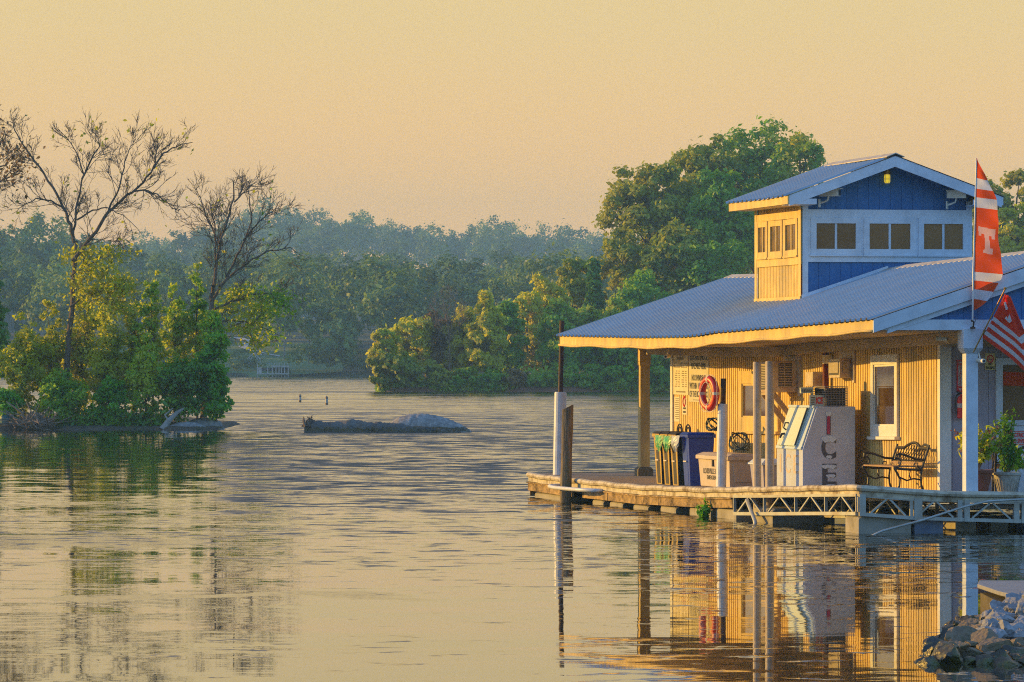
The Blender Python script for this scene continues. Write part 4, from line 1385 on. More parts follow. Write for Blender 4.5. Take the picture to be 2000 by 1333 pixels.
# price / rules board left of it
o, w0, w1 = notice(18.10, 19.22, 2.03, 2.85, 'signcream', 'tall cream price board at the far corner of the sunlit wall')
mb = MB()
H = w1 - w0
r2 = random.Random(5)
mb.box(UW - .0150, UW - .0130, 18.45, 18.95, w0 + H * .80, w0 + H * .87)
for a, b in ((18.18, 18.62), (18.70, 19.14)):
    for (x0, x1, y0, y1) in ((a, b, .62, .635), (a, b, .72, .735), (a, a + .015, .62, .735), (b - .015, b, .62, .735)):
        mb.box(UW - .0150, UW - .0130, x0, x1, w0 + H * y0, w0 + H * y1)
    for i in range(8):
        y = w0 + H * (.53 - .05 * i)
        x = a
        mb.box(UW - .0150, UW - .0130, a + .22, a + .22 + r2.uniform(.1, .2), y, y + .018)
        mb.box(UW - .0150, UW - .0130, a + .04, a + .04 + r2.uniform(.06, .13), y, y + .018)
mb.box(UW - .0150, UW - .0130, 18.3, 19.0, w0 + H * .05, w0 + H * .085)
mb.build('lettering', M['inkfade'], o, B)
o, w0, w1 = notice(18.20, 18.55, 1.66, 1.98, 'signcream', 'small sign with a red oval below the price board')
mb = MB(); mb.torus((UW - .014, 18.375, w0 + .235), (1, 0, 0), .085, .016, 20, 6)
mb.build('oval', M['red'], o, B)
mb = MB()
for i in range(5):
    mb.box(UW - .0150, UW - .0130, 18.27 + i * .044, 18.302 + i * .044, w0 + .095, w0 + .13)
    mb.box(UW - .0150, UW - .0130, 18.27 + i * .044, 18.302 + i * .044, w0 + .03, w0 + .065)
mb.build('lettering', M['ink'], o, B)
o, w0, w1 = notice(18.75, 19.15, 1.52, 1.99, 'signcream', 'narrow sheet of small print at the wall corner under the price board')
mb = MB()
for i in range(11): mb.box(UW - .0150, UW - .0130, 18.80, 18.80 + r2.uniform(.22, .3), w0 + .05 + i * .036, w0 + .064 + i * .036)
mb.build('lettering', M['inkfade'], o, B)

# ------------------------------------------------------------------ bench
def bench(u, v, ang, label, dz=0.0):
    base = on_deck(u, v)
    o = root('park_bench', base, label, 'bench', 'iron benches on the dock')
    X = local(base, ang)
    L_ = 1.34
    for y in (-L_ / 2, L_ / 2):
        mb = MB()
        t = .020
        # front leg, rear leg + back post, arm, seat rail, scrolls
        mb.tube([(-.30, y, 0), (-.25, y, .10), (-.24, y, .22), (-.30, y, .33), (-.33, y, .385)], [t, t * .9, t * .9, t, t], 8)
        mb.tube([(.18, y, 0), (.13, y, .12), (.12, y, .25), (.14, y, .38), (.20, y, .55), (.26, y, .72), (.27, y, .76)], [t, t * .9, t, t, t, t, t * .8], 8)
        mb.tube([(-.35, y, .39), (-.15, y, .37), (.14, y, .36)], t, 8)
        mb.tube([(.20, y, .52), (.05, y, .53), (-.12, y, .59), (-.24, y, .62), (-.31, y, .60), (-.32, y, .56), (-.28, y, .545)], t * .95, 8)
        mb.tube([(-.30, y, .39), (-.24, y, .44), (-.22, y, .50), (-.26, y, .56), (-.24, y, .61)], t * .7, 8)
        mb.tube([(.12, y, .37), (.06, y, .42), (.07, y, .47), (.02, y, .47), (0, y, .43)], t * .6, 6)
        mb.tube([(-.24, y, .24), (-.12, y, .19), (0, y, .22), (.11, y, .20)], t * .7, 6)
        mb.tube([(-.06, y, .36), (-.08, y, .28), (-.05, y, .21)], t * .6, 6)
        mb.build('end_frame', M['black'], o, X)
    for k in range(5):
        x = -.34 + k * .102
        mb = MB(); mb.box(x, x + .075, -L_ / 2 + .03, L_ / 2 - .03, .402, .425)
        mb.build('seat_slat', M['benchwood'], o, X)
    # cast back: arched top, lattice
    bx = lambda z: .135 + (z - .36) * .36
    arch = lambda y: .70 + .085 * (1 - min(1, abs(y) / .34) ** 2) if abs(y) < .34 else .70 - .0 * y
    ys = [-L_ / 2 + L_ * i / 24 for i in range(25)]
    mb = MB()
    mb.tube([(bx(arch(y)), y, arch(y)) for y in ys], .024, 8)
    mb.tube([(bx(.50), y, .50) for y in ys], .016, 6)
    for s_ in (1, -1):
        for i in range(-6, 19):
            y0 = -L_ / 2 + L_ * i / 12
            pts = []
            for k in range(7):
                z = .50 + .29 * k / 6
                y = y0 + s_ * (.22 * k / 6 - .11)
                if abs(y) < L_ / 2 and z < arch(y):
                    pts.append((bx(z), y, z))
            if len(pts) > 1: mb.tube(pts, .007, 5)
    mb.build('back_lattice', M['black'], o, X)
    mb = MB(); mb.box(bx(.44) - .01, bx(.44) + .015, -L_ / 2 + .02, L_ / 2 - .02, .435, .48)
    mb.build('back_slat', M['benchwood'], o, X)
    return o
bench(1.28, 2.95, 0.10, 'iron bench with arched lattice back against the golden wall')
bench(2.98, .95, -math.pi / 2 - .2, 'iron bench cut off by the right edge, beside the stone pot')

# ------------------------------------------------------------------ plants and pots on the front deck
def leaf_quads(P, size, bias=None, aspect=1.6, jit=.35):
    """one folded leaf (two quads would be too heavy: one quad) at every point"""
    n = len(P)
    a = rng.normal(size=(n, 3))
    if bias is not None: a += bias
    a /= np.linalg.norm(a, axis=1, keepdims=True) + 1e-9
    b = rng.normal(size=(n, 3))
    b -= a * (a * b).sum(1, keepdims=True)
    b /= np.linalg.norm(b, axis=1, keepdims=True) + 1e-9
    c = np.cross(a, b)
    s = (size * (1 + jit * rng.uniform(-1, 1, n)))[:, None]
    b = b * s * aspect * .5
    c = c * s * .5
    V = np.stack([P - b, P + c * .9 + a * s * .08, P + b, P - c * .9 + a * s * .08], 1).reshape(-1, 3)
    Q = np.arange(4 * n).reshape(n, 4)
    return V, Q

def pot(u, v, r0, r1, h, mat, name, label, flutes=False):
    base = on_deck(u, v)
    o = root(name, base, label, 'plant pot')
    X = local(base)
    mb = MB()
    mb.lathe([(r0, 0), (r0 + (r1 - r0) * .85, h * .80), (r1 * .97, h * .86)], n=24)
    mb.build('body', M[mat], o, X)
    mb = MB(); mb.lathe([(r1 * .985, h * .86), (r1 * 1.06, h * .87), (r1 * 1.08, h * .95), (r1 * 1.02, h), (r1 * .92, h), (r1 * .9, h * .93)], n=24)
    mb.build('rim', M[mat], o, X, smooth=False)
    if flutes:
        mb = MB()
        for k in range(22):
            a = 2 * math.pi * k / 22
            p = lambda t: ((r0 + (r1 - r0) * t + .004) * math.cos(a), (r0 + (r1 - r0) * t + .004) * math.sin(a), h * t)
            mb.bar(p(.12), p(.68), .018, .012)
        mb.build('flutes', M[mat], o, X)
    mb = MB(); mb.lathe([(r1 * .9, h * .90), (r1 * .9, h * .905)], n=20)
    mb.build('soil', M['soil'], o, X)
    return base + Vector((0, 0, h * .9))
top = pot(1.86, .42, .13, .22, .36, 'terracotta', 'flower_pot', 'dark terracotta pot behind the white front post')
top2 = pot(2.36, .55, .13, .215, .34, 'stonepot', 'flower_pot', 'pale fluted stone pot right of the front post', True)
# grassy plant with red brown seed heads
o = root('potted_grass', top, 'sparse grassy plant with red brown seed heads in the terracotta pot', 'plant')
mb = MB(); heads, lv = [], []
r2 = random.Random(12)
for k in range(46):
    a = r2.uniform(0, 2 * math.pi); sp = r2.uniform(.1, .55); hh = r2.uniform(.4, 1.0)
    pts = []
    for i in range(7):
        t_ = i / 6
        pts.append(top + Vector((math.cos(a) * sp * t_ ** 1.5, math.sin(a) * sp * .6 * t_ ** 1.5, hh * (t_ - .22 * t_ ** 3) )))
    mb.tube(pts, [.006 - .0006 * i for i in range(7)], 4)
    for i in (3, 4, 5): lv += [pts[i] + Vector((r2.gauss(0, .03), r2.gauss(0, .03), r2.gauss(0, .03))) for _ in range(6)]
    if r2.random() < .7: heads += [pts[-1] + Vector((r2.gauss(0, .02), r2.gauss(0, .02), r2.gauss(0, .03))) for _ in range(10)]
mb.build('stems', M['twig'], o)
V, Q = leaf_quads(np.array(lv), .045, aspect=2.6); mesh_np('leaves', V, Q, M['leaf_yg'], o)
V, Q = leaf_quads(np.array(heads), .026, aspect=1.5); mesh_np('seed_heads', V, Q, M['redgrass'], o)
# upright evergreen
o = root('potted_evergreen', top2, 'bushy upright green shrub in the pale stone pot', 'plant')
mb = MB(); lv = []
for k in range(26):
    a = r2.uniform(0, 2 * math.pi); sp = abs(r2.gauss(.0, .10)); hh = r2.uniform(.55, 1.2) * (1 - sp * 1.6)
    pts = [top2 + Vector((math.cos(a) * (sp * t_ + .04), math.sin(a) * (sp * t_ + .04), hh * t_)) for t_ in (0, .35, .7, 1)]
    mb.tube(pts, [.007, .006, .005, .003], 4)
    for i in range(64):
        t_ = r2.uniform(.12, 1)
        q = pts[0].lerp(pts[-1], t_)
        lv.append(q + Vector((r2.gauss(0, .03), r2.gauss(0, .03), r2.gauss(0, .02))))
mb.build('stems', M['twig'], o)
V, Q = leaf_quads(np.array(lv), .034, aspect=2.0); mesh_np('leaves', V, Q, M['leaf_deep'], o)
lv = [top2 + Vector((.17 + r2.gauss(0, .05), r2.gauss(0, .05), r2.uniform(.08, .42))) for _ in range(90)]
V, Q = leaf_quads(np.array(lv), .06, aspect=2.4); mesh_np('pale_leaves', V, Q, M['leaf_yg'], o)
# zinc pail
o = thing_at('zinc_pail', 2.62, 1.2, 'blue grey zinc pail partly behind the stone pot', 'bucket')
X = local(on_deck(2.62, 1.2))
mb = MB(); mb.lathe([(.12, 0), (.165, .27), (.175, .275), (.17, .285), (.15, .28), (.11, .03)], n=20)
mb.build('body', M['zinc'], o, X)
mb = MB(); mb.tube([(.17 * math.cos(a), -.02, .27 + .16 * math.sin(a)) for a in [math.pi * i / 10 for i in range(11)]], .006, 5)
mb.build('handle', M['galv'], o, X)
# dry weeds sprouting at the side skirt
b = flat(DU - .10, 9.0, 0.0)
lv = []
mb = MB()
for k in range(12):
    a, sp, hh = r2.uniform(0, 6.28), r2.uniform(.03, .14), r2.uniform(.12, .36)
    pts = [b + Vector((math.cos(a) * sp * t_, math.sin(a) * sp * t_, hh * t_ - .02)) for t_ in (0, .5, 1)]
    mb.tube(pts, .004, 4)
    lv += [pts[0].lerp(pts[2], r2.uniform(.2, 1)) + Vector((r2.gauss(0, .02), r2.gauss(0, .02), 0)) for _ in range(16)]
o = root('dock_weed', b, 'bright green weed sprouting from the dock skirt at the waterline', 'plant')
mb.build('stems', M['hose'], o)
V, Q = leaf_quads(np.array(lv), .05, aspect=2.2); mesh_np('leaves', V, Q, M['leaf_green'], o)

# ------------------------------------------------------------------ signs and fittings on the shaded wall
o = root('extinguisher_sign', B((2.03, VW, 2.2)), 'narrow red and white fire extinguisher sign on the grey wall', 'sign')
w0, w1 = winv(2, 2, 2.19), winv(2, 2, 2.71)
mb = MB(); mb.box(1.975, 2.085, VW - .026, VW - .012, w0, w1)
mb.build('board', M['red'], o, B)
mb = MB(); mb.box(2.0, 2.06, VW - .030, VW - .027, w0 + .09, w1 - .075)
mb.build('panel', M['flagwhite'], o, B)
mb = MB(); add_text(mb, 'FIRE', on_front(2.03, w1 - .038, VW, .028), .05, width=.085, bold=.002)
mb.add([(2.0, VW - .029, w0 + .06), (2.06, VW - .029, w0 + .06), (2.03, VW - .029, w0 + .02)], [(0, 1, 2)])
mb.build('lettering', M['flagwhite'], o, B)
mb = MB()
for i, ch in enumerate('EXTINGUISHER'):
    add_text(mb, ch, on_front(2.03, w1 - .095 - i * .0285, VW, .032), .032, bold=.001)
mb.build('vertical_lettering', M['red'], o, B)
o = root('fire_extinguisher', B((2.02, VW - .1, winv(2, 2, 1.77))), 'red fire extinguisher hanging under its sign beside the front post', 'fire extinguisher')
X = lambda p: B((2.03, VW - .10, winv(2, 2, 1.77))) + Vector(p)
mb = MB(); mb.lathe([(.06, 0), (.07, .015), (.07, .30), (.055, .345), (.025, .37), (.02, .39)], n=18)
mb.build('cylinder', M['red'], o, X, smooth=False)
mb = MB(); mb.lathe([(.0705, .17), (.0708, .24)], n=18)
mb.build('label_band', M['flagwhite'], o, X)
mb = MB(); mb.bar((0, 0, .40), (-.07, 0, .43), .02); mb.bar((0, 0, .39), (-.07, 0, .39), .02); mb.tube([(-.03, 0, .40), (-.09, -.01, .36), (-.105, -.01, .2), (-.085, -.02, .06)], .012, 6)
mb.build('hose', M['black'], o, X)
o = root('no_smoking_sign', B((2.55, VW, 2.3)), 'cream NO SMOKING sign with red ring beside the window frame', 'sign')
w0, w1 = winv(2.5, 2, 2.52), winv(2.5, 2, 2.80)
w0, w1 = winv(2.5, 2, 2.55), winv(2.5, 2, 2.815)
mb = MB(); mb.box(2.455, 2.62, VW - .026, VW - .012, w0, w1)
mb.build('board', M['nosmoke'], o, B)
mb = MB(); mb.torus((2.537, VW - .028, w1 - .085), (0, 1, 0), .05, .009, 22, 6, .4); mb.bar((2.505, VW - .029, w1 - .055), (2.57, VW - .029, w1 - .115), .004, .012)
mb.build('prohibition_ring', M['red'], o, B)
mb = MB(); mb.bar((2.505, VW - .0275, w1 - .092), (2.565, VW - .0275, w1 - .092), .003, .012)
add_text(mb, 'NO', on_front(2.537, w0 + .085, VW, .028), .055, width=.06, bold=.002); add_text(mb, 'SMOKING', on_front(2.537, w0 + .03, VW, .028), .05, width=.145, bold=.002)
mb.build('lettering', M['ink'], o, B)
o = root('swim_warning_sign', B((2.95, VW, 1.4)), 'white sign with red lettering under the front window', 'sign')
w0, w1 = winv(3, 2, 1.33), winv(3, 2, 1.57)
mb = MB(); mb.box(2.80, 3.35, VW - .048, VW - .034, w0, w1)
mb.build('board', M['flagwhite'], o, B)
mb = MB()
for (x0, x1, y0, y1) in ((2.81, 3.34, w1 - .018, w1 - .010), (2.81, 3.34, w0 + .01, w0 + .018), (2.81, 2.818, w0 + .02, w1 - .02)):
    mb.box(x0, x1, VW - .051, VW - .049, y0, y1)
add_text(mb, 'ELECTRIC SHOCK', on_front(3.08, w1 - .07, VW, .05), .085, width=.48, bold=.003)
add_text(mb, 'NO SWIMMING', on_front(3.08, w1 - .16, VW, .05), .085, width=.40, bold=.003)
mb.build('lettering', M['red'], o, B)
# orange strip added in place of a reflection in the front window glass
o = root('reflection_strip', B((3.4, VW - .02, winv(3, 2, 2.4))), 'orange cloth strip across the top of the front window', 'awning')
w0, w1 = winv(3, 2, 2.30), winv(3, 2, 2.52)
mb = MB()
pts = []
for i in range(4):
    for j in range(14):
        u_ = 2.75 + j * .1
        pts.append((u_, VW - .018 - .006 * math.sin(j * 1.3), w1 - .05 * (j / 13) - (w1 - w0) * i / 3))
mb.grid(pts, 4, 14)
mb.build('thin_sheet', M['orange'], o, B)

# lamp and cameras
o = root('jar_lamp', B((3.40, CV0 - .1, 5.75 + DZ)), 'brass jar lamp glowing yellow under the cupola peak', 'lamp')
LX = lambda p: B((3.40, CV0 - .12, 5.76 + DZ)) + Vector(p)
glow = bpy.data.materials.new('lamp_glow'); glow.use_nodes = True
gb = glow.node_tree.nodes['Principled BSDF']
gb.inputs['Base Color'].default_value = (.7, .5, .02, 1)
gb.inputs['Emission Color'].default_value = (1, .72, .03, 1)
gb.inputs['Emission Strength'].default_value = 0.55
mb = MB(); mb.lathe([(.035, .05), (.05, .07), (.052, .16), (.045, .2)], n=14)
mb.build('globe', glow, o, LX, smooth=False)
mb = MB(); mb.lathe([(.055, .2), (.06, .21), (.06, .27), (.03, .30)], n=14); mb.bar((0, 0, .27), (0, .10, .27), .05)
mb.build('cap', M['brass'], o, LX)
mb = MB()
for k in range(6):
    a = k * math.pi / 3
    mb.tube([(.058 * math.cos(a), .058 * math.sin(a), .2), (.06 * math.cos(a), .06 * math.sin(a), .08), (.03 * math.cos(a), .03 * math.sin(a), .035)], .005, 4)
mb.torus((0, 0, .12), (0, 0, 1), .059, .005, 16, 5); mb.torus((0, 0, .036), (0, 0, 1), .03, .005, 12, 5)
mb.build('guard', M['galv'], o, LX)
def camera_box(u, v, z, yaw, label, small=False):
    base = B((u, v, 4.0)); base = Vector((base.x, base.y, z))
    o = root('security_camera', base, label, 'security camera')
    X = local(base, yaw)
    if small:
        mb = MB(); mb.tube([(0, .10, .05), (0, -.08, .035)], .035, 12); mb.build('body', M['camwhite'], o, X)
        mb = MB(); mb.tube([(0, -.081, .035), (0, -.087, .035)], .022, 10); mb.build('lens', M['acdark'], o, X)
        mb = MB(); mb.tube([(0, .03, .08), (0, .06, .16)], .012, 6); mb.build('bracket', M['camwhite'], o, X)
        return
    mb = MB(); mb.box(-.065, .065, -.20, .16, .10, .225); mb.box(-.078, .078, -.245, .17, .227, .242)
    mb.build('housing', M['camwhite'], o, X, bevel=.006)
    mb = MB(); mb.box(-.052, .052, -.206, -.202, .112, .215)
    mb.build('lens', M['acdark'], o, X)
    mb = MB(); mb.tube([(0, 0, .10), (0, .02, .03), (0, .10, .0), (0, .17, -.02)], .018, 8); mb.box(-.04, .04, .16, .18, -.09, .05)
    mb.build('bracket', M['camwhite'], o, X)
camera_box(2.30, CV0 - .22, 5.47, .95, 'boxy security camera on the left of the cupola gable')
camera_box(4.64, CV0 - .22, 5.45, .95, 'boxy security camera on the right of the cupola gable')
camera_box(.30, 14.2, 2.72, -.6, 'small white camera hanging under the far eave beside the back post', True)
camera_box(1.28, .5, 3.0, .9, 'small white camera hanging under the eave left of the front post', True)
camera_box(1.72, -.12, 2.66, .3, 'tiny white camera on the front post below its cap', True)

# ------------------------------------------------------------------ flags
fb = B((1.57, -.17, 3.20))
o = root('feather_flag', fb, 'tall orange feather flag with white stripes and a pale letter T on the front post', 'flag')
pu, pz = Vector((C_, S_, 0)), UP
def FP(px_, py_, off=0):       # picture units of the close view of the flag, metres from the post head
    return fb + pu * ((px_ - 157) / 2.775 / 124.8) + pz * ((990 - py_) / 2.775 / 124.8) + Vector((S_, -C_, 0)) * off
mb = MB(); mb.tube([FP(155, 985), FP(160, 700), FP(170, 350), FP(178, 62)], [.016, .015, .012, .008], 8)
mb.build('pole', M['alu'], o)
rightc = [(62, 180), (100, 200), (170, 236), (228, 262), (280, 285), (340, 298), (400, 305), (470, 304), (540, 304), (600, 312), (645, 322), (690, 328), (720, 320), (745, 303), (780, 285), (815, 262), (850, 226), (870, 195), (888, 164)]
ry, rx = [a for a, b in rightc], [b for a, b in rightc]
bands = [(62, 170, 0), (170, 228, 1), (228, 275, 0), (275, 330, 1), (330, 680, 0), (680, 727, 1), (727, 775, 0), (775, 826, 1), (826, 888, 0)]
Tpoly = [(186, 432), (290, 452), (284, 505), (268, 503), (268, 488), (252, 486), (254, 552), (268, 556), (268, 588), (216, 577), (216, 560), (228, 560), (224, 478), (206, 472), (204, 486), (190, 482)]
def in_T(x, y):
    c, n = False, len(Tpoly)
    for i in range(n):
        (x0, y0), (x1, y1) = Tpoly[i], Tpoly[i - 1]
        if (y0 > y) != (y1 > y) and x < (x1 - x0) * (y - y0) / (y1 - y0) + x0: c = not c
    return c
mb = MB()
for (a, b, m_) in bands:
    mb.mi = m_
    big = b - a > 200
    nr, nc = (88, 45) if big else (max(2, int((b - a) / 14)), 9)
    pts, flat_pts = [], []
    for i in range(nr + 1):
        y = a + (b - a) * i / nr
        for j in range(nc):
            s_ = j / (nc - 1)
            yr = y + 14 * s_ * (1 if 100 < y < 860 else 0)
            xl = 178 - (y - 62) / (985 - 62) * 23
            xr = float(np.interp(min(yr, 888), ry, rx))
            x = xl + (xr - xl) * s_
            off = .035 * math.sin(y / 52 + s_ * 3.0) * s_ + .02 * math.sin(y / 23 - s_ * 4) * s_ + .004
            pts.append(FP(x, min(yr, 889), off)); flat_pts.append((x, min(yr, 889)))
    k0 = len(mb.m)
    mb.grid(pts, nr + 1, nc)
    if big:
        for k in range(k0, len(mb.m)):
            i, j = divmod(k - k0, nc - 1)
            p_, q_ = flat_pts[i * nc + j], flat_pts[(i + 1) * nc + j + 1]
            if in_T((p_[0] + q_[0]) / 2, (p_[1] + q_[1]) / 2): mb.m[k] = 2
fl_ = mb.build('sail', [M['orange'], M['flagwhite'], M['flagpink']], o)
mb = MB(); mb.box(-.04, .04, -.03, .03, .0, .03); mb.tube([(0, 0, .03), (.01, 0, .10), (-.02, 0, .14)], .02, 8); mb.tube([(.03, 0, .10), (.05, 0, .16), (.02, 0, .19)], .006, 6)
mb.build('bracket', M['rust'], o, lambda p: fb + Vector(p))

fb2 = B((1.60, -.15, 2.86))
o = root('striped_flag', fb2, 'red and white striped flag drooping from a slanted stick on the front post', 'flag')
def GP(x, y, off=0):          # same close view, 2.775 px per picture px
    return fb2 + pu * ((x - 160) / 2.775 / 126) + pz * ((1115 - y) / 2.775 / 126) + Vector((S_, -C_, 0)) * (off + .05)
mb = MB(); mb.tube([GP(152, 1120, -.02), GP(280, 778, .45)], .011, 8)
mb.build('stick', M['brass'], o)
mb = MB()
tip = GP(281, 772, .45)
mb.lathe([(.0, -.02), (.02, -.012), (.026, 0), (.02, .014), (0.003, .022)], c=tip, n=12)
mb.build('finial', M['brass'], o)
stripes = [(0, .52, 0), (.52, .60, 1), (.60, .67, 0), (.67, .75, 1), (.75, .84, 0), (.84, .92, 1), (.92, 1.0, 0)]
# three guide curves over t: along the stick, the fold, the fly
stick_ = lambda t: (280 - 92 * t, 800 + 240 * t, .44 - .33 * t)
def fold_(t):
    xs = np.interp(t, (0, .2, .4, .6, .8, 1), (290, 322, 350, 382, 412, 440))
    ys = np.interp(t, (0, .2, .4, .6, .8, 1), (810, 915, 985, 1070, 1160, 1250))
    return float(xs), float(ys), .40 - .15 * t
def fly_(t):
    xs = np.interp(t, (0, .25, .5, 1), (300, 380, 430, 500))
    ys = np.interp(t, (0, .25, .5, 1), (812, 995, 1000, 1290))
    return float(xs), float(ys), .24 - .08 * t
mb = MB()
for (a, b, m_) in stripes:
    mb.mi = m_
    nr = max(2, int((b - a) / .04))
    pts = []
    for i in range(nr + 1):
        t = a + (b - a) * i / nr
        A_, F_, Y_ = stick_(t), fold_(max(0, t * 1.0)), fly_(t)
        row = []
        for j in range(10):
            s_ = j / 9
            sg = 12 * math.sin(math.pi * s_) * t
            row.append(GP(A_[0] + (F_[0] - A_[0]) * s_, A_[1] + (F_[1] - A_[1]) * s_ - sg, A_[2] + (F_[2] - A_[2]) * s_ + .03 * math.sin(s_ * 7 + t * 3)))
        for j in range(1, 8):
            s_ = j / 7
            row.append(GP(F_[0] + (Y_[0] + 30 - F_[0]) * s_, F_[1] + (Y_[1] - F_[1]) * s_ + 6 * math.sin(s_ * 9), F_[2] + (Y_[2] - F_[2]) * s_ - .05 * math.sin(s_ * 5)))
        pts += row
    mb.grid(pts, nr + 1, 17)
mb.build('thin_sheet', [M['flagred'], M['flagwhite']], o)
mb = MB()
for poly in ([(275, 848), (286, 845), (302, 885), (290, 890)], [(284, 934), (296, 924), (300, 938), (312, 912), (326, 950), (312, 960)]):
    f_ = [GP(x, y, .455 - (y - 800) / 240 * .10) for x, y in poly]
    b_ = [p - Vector((S_, -C_, 0)) * .003 for p in f_]
    n = len(f_)
    mb.add(f_ + b_, [tuple(range(n)), tuple(range(2 * n - 1, n - 1, -1))] + [(i, i + n, (i + 1) % n + n, (i + 1) % n) for i in range(n)])
mb.build('emblem', M['flagwhite'], o)

# ------------------------------------------------------------------ stones, log, buoys
def stone(name, c, r, seed, mat, label, group=None, sq=(1, 1, .7), cat='stone', sub=4, smooth=False, jag=.20, rot=None):
    bm = bmesh.new()
    bmesh.ops.create_icosphere(bm, subdivisions=sub, radius=1.0)
    r2 = random.Random(seed)
    planes = [(Vector((r2.gauss(0, 1), r2.gauss(0, 1), r2.gauss(0, 1))).normalized(), r2.uniform(.42, .72)) for _ in range(13)]
    from mathutils import noise as _n
    for v in bm.verts:
        p = v.co.copy()
        for n_, d in planes:
            k = p.dot(n_)
            if k > d: p -= n_ * (k - d)
        p *= 1 + jag * .35 * _n.noise(p * 1.8 + Vector((seed * 3.1, 0, 0))) + .07 * _n.noise(p * 5.5 + Vector((seed * 1.7, 5, 0))) + .04 * _n.noise(p * 12 + Vector((seed * 1.7, 9, 0)))
        v.co = Vector((p.x * sq[0], p.y * sq[1], p.z * sq[2])) * r
    if rot is None: rot = r2.uniform(0, 6.28)
    bmesh.ops.rotate(bm, verts=bm.verts, cent=(0, 0, 0), matrix=Matrix.Rotation(rot, 3, 'Z') @ Matrix.Rotation(r2.uniform(-.4, .4), 3, 'X'))
    me = bpy.data.meshes.new(name)
    bm.to_mesh(me); bm.free()
    me.materials.append(mat)
    if smooth: me.polygons.foreach_set('use_smooth', [True] * len(me.polygons))
    o = bpy.data.objects.new(name, me)
    COL.objects.link(o)
    o.location = c
    if label: tag(o, label, cat, group)
    return o
# riprap bank at the near right corner
def bank_h(x, y):
    """height of the stone bank: rises to the right and to the back"""
    xe = 3.84 + max(0, y - 51.8) * .115
    d = (x - xe) * .42 - .01
    e = (y - 51.7) * .085
    return max(-.3, min(d, e, .36)) 
r2 = random.Random(21)
n_st = 0
bank_pts = []
for i in range(900):
    x, y = r2.uniform(3.55, 6.2), r2.uniform(51.4, 58.5)
    h = bank_h(x, y)
    if h < -.06: continue
    r = r2.choice((.075, .09, .11, .13, .165)) * r2.uniform(.9, 1.1)
    if any((x - a) ** 2 + ((y - b) * .6) ** 2 < (.60 * (r + q)) ** 2 for a, b, q in bank_pts): continue
    bank_pts.append((x, y, r))
    wet = h + r2.uniform(-.03, .03)
    kind = 2 if wet < .03 else (1 if wet < .14 else 0)
    lab = ('pale blue grey angular stone on the dry top of the stone bank', 'brown mossy stone on the middle slope of the stone bank', 'dark wet stone at the waterline of the stone bank')[kind]
    stone('riprap_stone', (x, y, h + .02), r, i, M[('rockpale', 'rockbrown', 'rockwet')[kind]], lab, ('pale stones of the bank', 'brown stones of the bank', 'wet stones of the bank')[kind], sq=(r2.uniform(1.1, 1.6), r2.uniform(1.0, 1.4), r2.uniform(.75, 1.1)))
# packed rubble under them
gx, gy = np.linspace(3.4, 9, 50), np.linspace(51.2, 60, 50)
V = np.array([(x, y, bank_h(x, y) - .10 + .03 * math.sin(x * 17) * math.sin(y * 13)) for y in gy for x in gx])
Q = np.array([(i * 50 + j, i * 50 + j + 1, (i + 1) * 50 + j + 1, (i + 1) * 50 + j) for i in range(49) for j in range(49)])
tag(mesh_np('bank_ground', V, Q, M['rockwet']), kind='structure')
# concrete slab behind the stones
mb = MB()
def gp(x, y, z): 
    Y = (CAM_H - z) * 11111 / (y - 690); return (( x - 1000) * Y / 11111, Y)
pts = [gp(1909, 1141, .30), gp(1950, 1155, .30), gp(2000, 1166, .30), gp(2110, 1190, .30), gp(2200, 1134, .30), gp(1912, 1134, .30)]
mb.prism(pts, 2, .255, .30)
sl = root('concrete_landing', (5.3, 61, 0), 'grey concrete landing slab behind the stone bank', 'slab')
mb.build('slab', M['concrete'], sl, bevel=.008)
mb = MB(); mb.box(5.12, 6.6, 59.6, 62.2, -.4, .2)
mb.build('pier', M['tide'], sl)

# half sunk log and boulder in the bay
Yl = 202.0
px = lambda x, Y: (x - 1000) * Y / 11111
pzf = lambda y, Y: CAM_H + (690 - y) * Y / 11111
def lump(name, xs, top, Y, depth, mat, label, cat, tide=.17):
    """low elongated body with a given top outline; a wet tide line shows at the foot"""
    o = root(name, (px((xs[0] + xs[-1]) / 2, Y), Y, 0), label, cat)
    n, k = 90, 14
    jr = random.Random(len(name) * 7 + int(xs[0]))
    rough = .035 if 'log' in name else .004
    for part, lo, hi in (('dry_top', tide, 9), ('wet_foot', -.5, tide)):
        pts = []
        for i in range(n + 1):
            x = xs[0] + (xs[-1] - xs[0]) * i / n
            zt = max(.02, pzf(float(np.interp(x, xs, top)), Y))
            for j in range(k + 1):
                a = math.pi * j / k
                z = zt * math.sin(a) ** .7 * (1 + .012 * math.sin(i * .9 + j)) 
                dd = depth * (.35 + .65 * min(1, zt / .7)) * math.cos(a)
                if part == 'wet_foot':
                    z = min(z, tide - .004); dd *= 1.0
                    if z < .03: z = -.3
                    dd *= 1.012
                pts.append((px(x, Y), Y + dd + (.06 * math.sin(i * .7) if 'log' in name else 0), z + jr.uniform(-rough, rough) * (1 if z > .05 else 0)))
        mb = MB(); mb.grid(pts, n + 1, k + 1)
        mb.build(part, mat if part == 'dry_top' else M['tide'], o, smooth=True)
    return o
lump('bay_boulder', [757, 762, 780, 800, 825, 850, 875, 900, 921], [842, 826, 814, 809, 808, 811, 818, 829, 842], Yl + .8, .9, M['boulder'], 'smooth grey domed boulder at the right end of the sunken log', 'boulder', tide=.20)
lg = lump('sunken_log', [594.5, 598, 620, 640, 660, 690, 705, 720, 740, 780, 800, 840, 900], [828, 822, 823, 826, 824, 820, 822, 826, 825, 828, 833, 836, 842], Yl - .5, .32, M['driftlog'], 'long grey log lying half sunk in the bay with a splintered end', 'log', tide=.20)
mb = MB()
